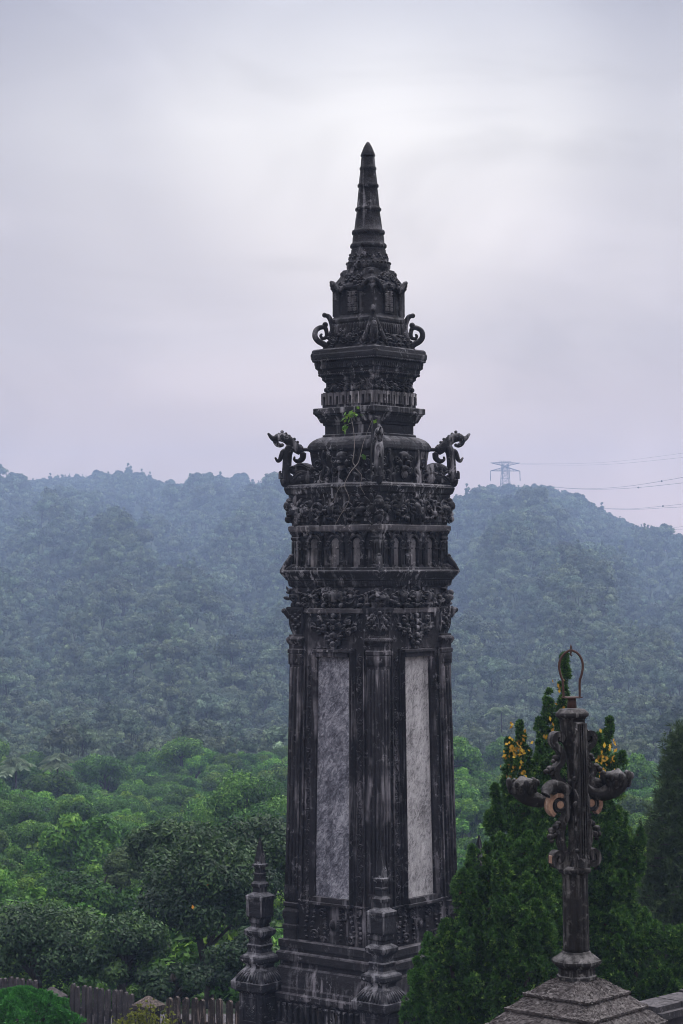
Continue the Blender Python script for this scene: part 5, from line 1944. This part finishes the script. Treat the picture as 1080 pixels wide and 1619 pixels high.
PIPE = [(0, 0)]


def bracket(az, shade):
    """S-scroll strap bracket standing out from the column in direction az; r = pixels from the axis"""
    ca, sa = math.cos(az), math.sin(az)
    wd = (-sa, ca, 0)

    def q(r, y, t=0.0):
        return Vector((ca * r * LK - sa * t * LK, sa * r * LK + ca * t * LK, lzz(y)))
    o = MB()
    # upper S: outward curl at the head, belly, back to the column
    S1 = [(24, 1170), (21, 1164), (25, 1159), (32, 1160), (35, 1167), (32, 1176), (25, 1182), (20, 1192), (23, 1204), (30, 1212), (32, 1222), (26, 1231), (19, 1236)]
    # lower S: big volute in the middle, foot curl below
    a0 = []
    for i in range(30):
        t = i / 29
        aa = R(-60) + t * R(560)
        rr = 17.5 * (1 - .72 * t)
        a0.append((27 + rr * math.cos(aa), 1269 - rr * math.sin(aa)))
    S2 = [(20, 1240), (27, 1243), (35, 1252)] 
    S3 = [(14, 1246), (22, 1240), (32, 1243), (38, 1253)]
    S4 = [(16, 1252), (13, 1268), (14, 1285), (20, 1298), (24, 1312), (24, 1328), (20, 1342), (18, 1354), (22, 1363), (31, 1366), (38, 1360), (38, 1350), (32, 1344), (27, 1348), (28, 1355), (32, 1355)]
    for pl, ht in ((S1, 4.2), (S4, 3.6)):
        pts = catmull([(a, b, 0) for a, b in pl], 5)
        o.band([q(p[0], p[1]) for p in pts], ht * LK, 9.6 * LK, wd)
    ob = o.build('bracket', M_LAMP, lamp)
    v = MB()
    v.band([q(a, b) for a, b in a0], np.linspace(3.6, 2.0, 30) * LK, 8.0 * LK, wd)
    v.band([q(p[0], p[1]) for p in catmull([(a, b, 0) for a, b in S3], 5)], 3.8 * LK, 8.4 * LK, wd)
    v.build('volute', M_LAMP, ob)
    b = MB()       # broken faces where the brick core shows
    arc = [a0[i] for i in range(0, 10)]
    b.band([q(27 + (r_ - 27) * 1.06, 1269 + (y_ - 1269) * 1.06) for r_, y_ in arc], 3.2 * LK, 8.6 * LK, wd)
    b.lathe([(6.0 * LK, -8.6 * LK), (6.0 * LK, 8.6 * LK)], 12, sm=False)
    V = b.v[-1]
    cc = q(27, 1269)
    W = np.array((wd[0], wd[1], 0)); A = np.array((ca, sa, 0)); Z = np.array((0, 0, 1.0))
    b.v[-1] = np.array(tuple(cc)) + V[:, :1] * A + V[:, 1:2] * Z + V[:, 2:3] * W
    b.build('brick_core', M_BRICK, ob)
    lf_ = MB()
    for (r_, y_, rr, t) in ((30, 1196, 6, 0), (36, 1201, 4, 3), (40, 1213, 6.5, 0), (46, 1217, 5.5, 0), (36, 1220, 6, 0), (33, 1303, 6, 3), (38, 1310, 6.5, -2), (42, 1319, 6, 1), (34, 1318, 6, -3), (28, 1300, 6, 0), (40, 1326, 4, 2)):
        lf_.blob(q(r_, y_, t), (rr * LK, rr * LK, rr * .85 * LK))
    lf_.blob(q(33, 1169), (6.5 * LK, 6.5 * LK, 9 * LK))
    lf_.build('leaf_carving', M_LAMP, ob)
    fc = MB()      # brick exposed at the foot curl
    fc.add([tuple(q(39.5, y, t)) for (y, t) in ((1362, -6.5), (1362, 6.5), (1347, 6.5), (1347, -6.5))] + [tuple(q(42.4, y, t)) for (y, t) in ((1360, -5.5), (1360, 5.5), (1349, 5.5), (1349, -5.5))],
           [(0, 1, 2, 3), (7, 6, 5, 4), (0, 4, 5, 1), (1, 5, 6, 2), (2, 6, 7, 3), (3, 7, 4, 0)])
    fc.build('brick_core', M_BRICK, ob)
    return ob


for i in (1, 3):
    bracket(R(LAZ + 90 * i), i)
# straight grooved plate up the near side of the column, its flanks carved with S-straps
gs = MB()
ca, sa = math.cos(R(LAZ)), math.sin(R(LAZ))


def gq(r_, y, t):
    return (ca * r_ * LK - sa * t * LK, sa * r_ * LK + ca * t * LK, lzz(y))


def gbar(r0, r1, t0, t1, y0, y1):
    V = [gq(r_, y, t) for y in (y0, y1) for (r_, t) in ((r0, t0), (r1, t0), (r1, t1), (r0, t1))]
    gs.add(V, [(0, 1, 5, 4), (1, 2, 6, 5), (2, 3, 7, 6), (3, 0, 4, 7), (3, 2, 1, 0), (4, 5, 6, 7)])


gbar(16, 29, -7.2, 7.2, 1364, 1140)
for y_a, y_b in ((1362, 1338), (1306, 1288), (1250, 1232), (1180, 1142)):
    gbar(6, 20, -5.5, 5.5, y_a, y_b)
for t, hw in ((-6.2, 1.5), (-2.1, 1.0), (2.1, 1.0), (6.2, 1.5)):
    gbar(20, 36.5, t - hw, t + hw, 1362, 1141)
gbar(20, 36.5, -8.3, 8.3, 1366, 1352)
for t in (-8.8, 8.8):
    for pl in ([(33, 1150), (26, 1162), (33, 1180), (24, 1200), (32, 1222), (22, 1240)], [(22, 1246), (34, 1258), (34, 1280), (22, 1298), (30, 1318), (24, 1340), (32, 1354)]):
        pts = catmull([(a, b, 0) for a, b in pl], 5)
        gs.band([gq(p[0], p[1], t) for p in pts], 2.6 * LK, 1.4 * LK, (-sa, ca, 0))
    for (r_, y, rr) in ((28, 1172, 4), (25, 1228, 4.5), (28, 1268, 6), (25, 1308, 4), (28, 1340, 4)):
        gs.blob(gq(r_, y, t), rr * LK)
gs.build('grooved_plate', M_LAMP, lamp)


# lotus arms: flaring trumpets with petalled rims
def lotus_arm(az, reach, lift):
    ca, sa = math.cos(az), math.sin(az)
    o = MB()
    pts, rad = [], []
    path = catmull([(14, 1244, 9), (38, 1260, 9), (60, 1264, 10.5), (80, 1259, 14), (91, 1249, 19), (95, 1238, 24)], 4)
    for p in path:
        pts.append(Vector((ca * p[0] * reach * LK, sa * p[0] * reach * LK, lzz(p[1] + lift))))
        rad.append(p[2] * LK)
    # petals wave the rim
    o.tube(pts, rad, 14)
    k = pts[-1]
    for i in range(9):
        a = i * 2 * math.pi / 9
        c = k + Vector((math.cos(a) * 23 * LK, math.sin(a) * 23 * LK, 2 * LK))
        o.blob(c, (4.6 * LK, 4.6 * LK, (6 + 4 * ((i * 7) % 3) / 2) * LK))
        o.blob(k + Vector((math.cos(a + .35) * 18 * LK, math.sin(a + .35) * 18 * LK, -8 * LK)), (5.5 * LK, 5.5 * LK, 8 * LK))
    o.build('lotus_arm', M_LAMP, lamp)


lotus_arm(R(180 - 8), .84, 1)
lotus_arm(R(0 + 12), .76, -8)
# open spout pipes
for az, sgn in ((R(LAZ - 82), 1), (R(LAZ + 96), 1)):
    o = MB()
    ca, sa = math.cos(az), math.sin(az)
    P = []
    for r_, y_, da in catmull([(12, 1250, 0), (26, 1240, -2), (40, 1240, -2), (52, 1245, 2), (59, 1252, 9)], 5):
        P.append(Vector((math.cos(az + R(da)) * r_ * LK, math.sin(az + R(da)) * r_ * LK, lzz(y_))))
    n = 14
    an = np.arange(n) * 2 * math.pi / n
    A = np.array((-sa, ca, 0)); V = []
    T = unit(np.gradient(np.array([tuple(p) for p in P]), axis=0))
    rr = np.linspace(11, 9.5, len(P)) * LK
    for i, p in enumerate(P):
        B = np.cross(T[i], A)
        V.append(np.array(tuple(p)) + rr[i] * (np.cos(an)[:, None] * A + np.sin(an)[:, None] * B))
    for dep, f_ in ((0, .74), (-6, .70), (-18, .62)):
        B = np.cross(T[-1], A)
        V.append(np.array(tuple(P[-1])) + T[-1] * dep * LK + rr[-1] * f_ * (np.cos(an)[:, None] * A + np.sin(an)[:, None] * B))
    m_ = len(V)
    F = [(j * n + i, j * n + (i + 1) % n, (j + 1) * n + (i + 1) % n, (j + 1) * n + i) for j in range(m_ - 1) for i in range(n)] + [tuple(range((m_ - 1) * n, m_ * n))]
    o.add(np.concatenate(V), F, True)
    o.build('spout', M_LAMP, lamp)

# rusty hoop and its fittings
hp = MB()
ha = R(-6)
cx_, sx_ = math.cos(ha), math.sin(ha)


def hq(dx, y):
    return Vector((dx * cx_ * LK, dx * sx_ * LK, lzz(y)))


pl = [(-13, 1102), (-13.4, 1090), (-13.8, 1076), (-16.5, 1068), (-19, 1056), (-17.5, 1044), (-11.5, 1034), (-4, 1029), (0, 1028), (4, 1029), (11.5, 1034), (17, 1044), (18, 1056), (15.5, 1068), (13, 1076), (12.6, 1090), (12.4, 1102)]
hp.tube([hq(p[0], p[1]) for p in catmull([(a, b, 0) for a, b in pl], 5)], 1.9 * LK, 8)
hp.tube([hq(0, 1030), hq(0, 1025), hq(0, 1022), hq(0, 1018)], [1.2 * LK, 1.5 * LK, 1.5 * LK, .2 * LK], 8)
hp.tube([hq(0, 1029), hq(-.8, 1034), hq(.6, 1037), hq(1.5, 1035)], [1.8 * LK, 1.5 * LK, 1.1 * LK, .7 * LK], 7)
hp.build('iron_hoop', M_RUST, lamp)
hb_ = MB()
V = []
hb_.lathe([(17 * LK, lzz(1103)), (17.2 * LK, lzz(1101.3))], 6, sm=False)
hb_.lathe([(7.5 * LK, lzz(1119)), (7 * LK, lzz(1110)), (6.5 * LK, lzz(1103))], 14)
hb_.build('hoop_mount', M_RUST, lamp)

# ------------------------------------------------------------------ pylon and cables
PY = 1660.0
PK = PY / FPX
pb = at(799, 775, PY)
py_ = empty('electricity_pylon', (pb.x, PY, float(ground_z(pb.x, PY))), R(8))
tag(py_, 'grey lattice electricity pylon standing on the right hilltop', 'pylon')
gz0 = py_.location.z


def pz(y):
    return CZ + (HOR - y) * PK - gz0


bod = MB()
hw_b, hw_t = 7.0 * PK, 4.6 * PK
zs = [0.0] + [pz(y) for y in (775, 765, 756, 748, 740, 733)]
for sx in (-1, 1):
    for sy in (-1, 1):
        bod.tube([(sx * hw_b * 1.4, sy * hw_b * 1.4, -1), (sx * hw_b, sy * hw_b, zs[1]), (sx * hw_t, sy * hw_t, zs[-1])], 0.256, 4)
for i in range(1, len(zs) - 1):
    wa = hw_b + (hw_t - hw_b) * (zs[i] - zs[1]) / (zs[-1] - zs[1]); wb = hw_b + (hw_t - hw_b) * (zs[i + 1] - zs[1]) / (zs[-1] - zs[1])
    for sy in (-1, 1):
        bod.tube([(-wa, sy * wa, zs[i]), (wb, sy * wb, zs[i + 1])], 0.144, 4)
        bod.tube([(wa, sy * wa, zs[i]), (-wb, sy * wb, zs[i + 1])], 0.144, 4)
        bod.tube([(sy * wa, -wa, zs[i]), (sy * wb, wb, zs[i + 1])], 0.144, 4)
        bod.tube([(-wa, sy * wa, zs[i]), (wa, sy * wa, zs[i])], 0.144, 4)
bod.build('lattice_tower', M_STEEL, py_)
for (za, zb, tipz) in ((pz(737), pz(731.5), pz(731.8)), (pz(744.5), pz(738), pz(744.5))):
    cr_ = MB()
    for sx in (-1, 1):
        for sy in (-1, 1):
            cr_.tube([(0, sy * hw_t * .8, za), (sx * 23.5 * PK, 0, tipz)], 0.272, 4)
            cr_.tube([(0, sy * hw_t * .8, zb), (sx * 23.5 * PK, 0, tipz)], 0.272, 4)
        for j in range(1, 5):
            t = j / 5
            for t2 in (t, t - .2):
                cr_.tube([(sx * 23.5 * PK * t, 0, za + (tipz - za) * t), (sx * 23.5 * PK * t2, 0, zb + (tipz - zb) * t2)], 0.128, 4)
    cr_.build('crossarm', M_STEEL, py_)
tp = MB()
tp.tube([(-9 * PK, 0, pz(729)), (9 * PK, 0, pz(729))], 0.160, 4)
for j in range(7):
    tp.tube([((j - 3) * 3 * PK, 0, pz(731.6)), ((j - 3) * 3 * PK, 0, pz(728.4))], 0.160, 4)
tp.build('top_bar', M_STEEL, py_)
for sx in (-1, 1):
    ins = MB()
    ins.tube([(sx * 23.5 * PK, 0, pz(744.5)), (sx * 24.0 * PK, 0, pz(760))], 0.320, 5)
    ins.build('insulator', M_STEEL, py_)

CB = [  # photo points with distances: cables that leave to the right
    ([(823, 733, 1635), (900, 733, 1494), (980, 729, 1328), (1120, 711, 1079)], 0.051, 'thin upper power cable from the pylon to the right edge, higher one'),
    ([(823, 734, 1635), (900, 735.5, 1494), (980, 733, 1328), (1120, 719, 1079)], 0.051, 'thin power cable just under the uppermost one'),
    ([(860, 768, 1676), (915, 772.5, 1494), (990, 769, 1261), (1120, 748, 996)], 0.096, 'dark power cable above the right hill, upper of the close pair'),
    ([(860, 769, 1679), (925, 773.5, 1494), (1000, 771.5, 1261), (1120, 759, 996)], 0.096, 'dark power cable above the right hill, lower of the close pair'),
    ([(900, 800, 1679), (985, 804.5, 1427), (1050, 800, 1228), (1120, 792, 1029)], 0.090, 'power cable over the right hill flank, upper of the middle pair'),
    ([(900, 801, 1683), (985, 805.5, 1427), (1050, 803, 1228), (1120, 799, 1029)], 0.090, 'power cable over the right hill flank, lower of the middle pair'),
    ([(980, 836, 1593), (1045, 836, 1427), (1080, 832.5, 1294), (1120, 829, 1162)], 0.079, 'lowest power cables at the right edge, upper one'),
    ([(980, 838, 1596), (1045, 838, 1427), (1080, 836.5, 1294), (1120, 834, 1162)], 0.079, 'lowest power cable of all at the right edge')]
for pl, r_, label in CB:
    o = MB()
    w_ = [at(*p) for p in pl]
    o.tube(catmull(w_, 8), r_, 5)
    if 'dark' in label or 'upper of the middle' in label:
        p = at((1047 if 'upper of' in label else 1010), 0, 700)
        best = min(catmull(w_, 40), key=lambda v: abs(540 + FPX * v[0] / v[1] - ((1047 if 'upper of' in label else 1010) if 'dark' in label else 1048)))
        o.blob(best, (.55, .55, .55))
    tag(o.build('power_cable', M_CABLE), label, 'cable')

# ------------------------------------------------------------------ haze
hz = MB()
hz.box(-720, 720, -70, 1850, -46, 112)
m, nt_, out = newmat('haze_air')
pv = N(nt_, 'ShaderNodeVolumePrincipled', inp={'Density': HAZE_DENSITY, 'Color': HAZE_COLOR, 'Anisotropy': 0.0})
L(nt_, pv.outputs[0], out.inputs['Volume'])
hz_o = hz.build('haze', m)
tag(hz_o, kind='stuff')
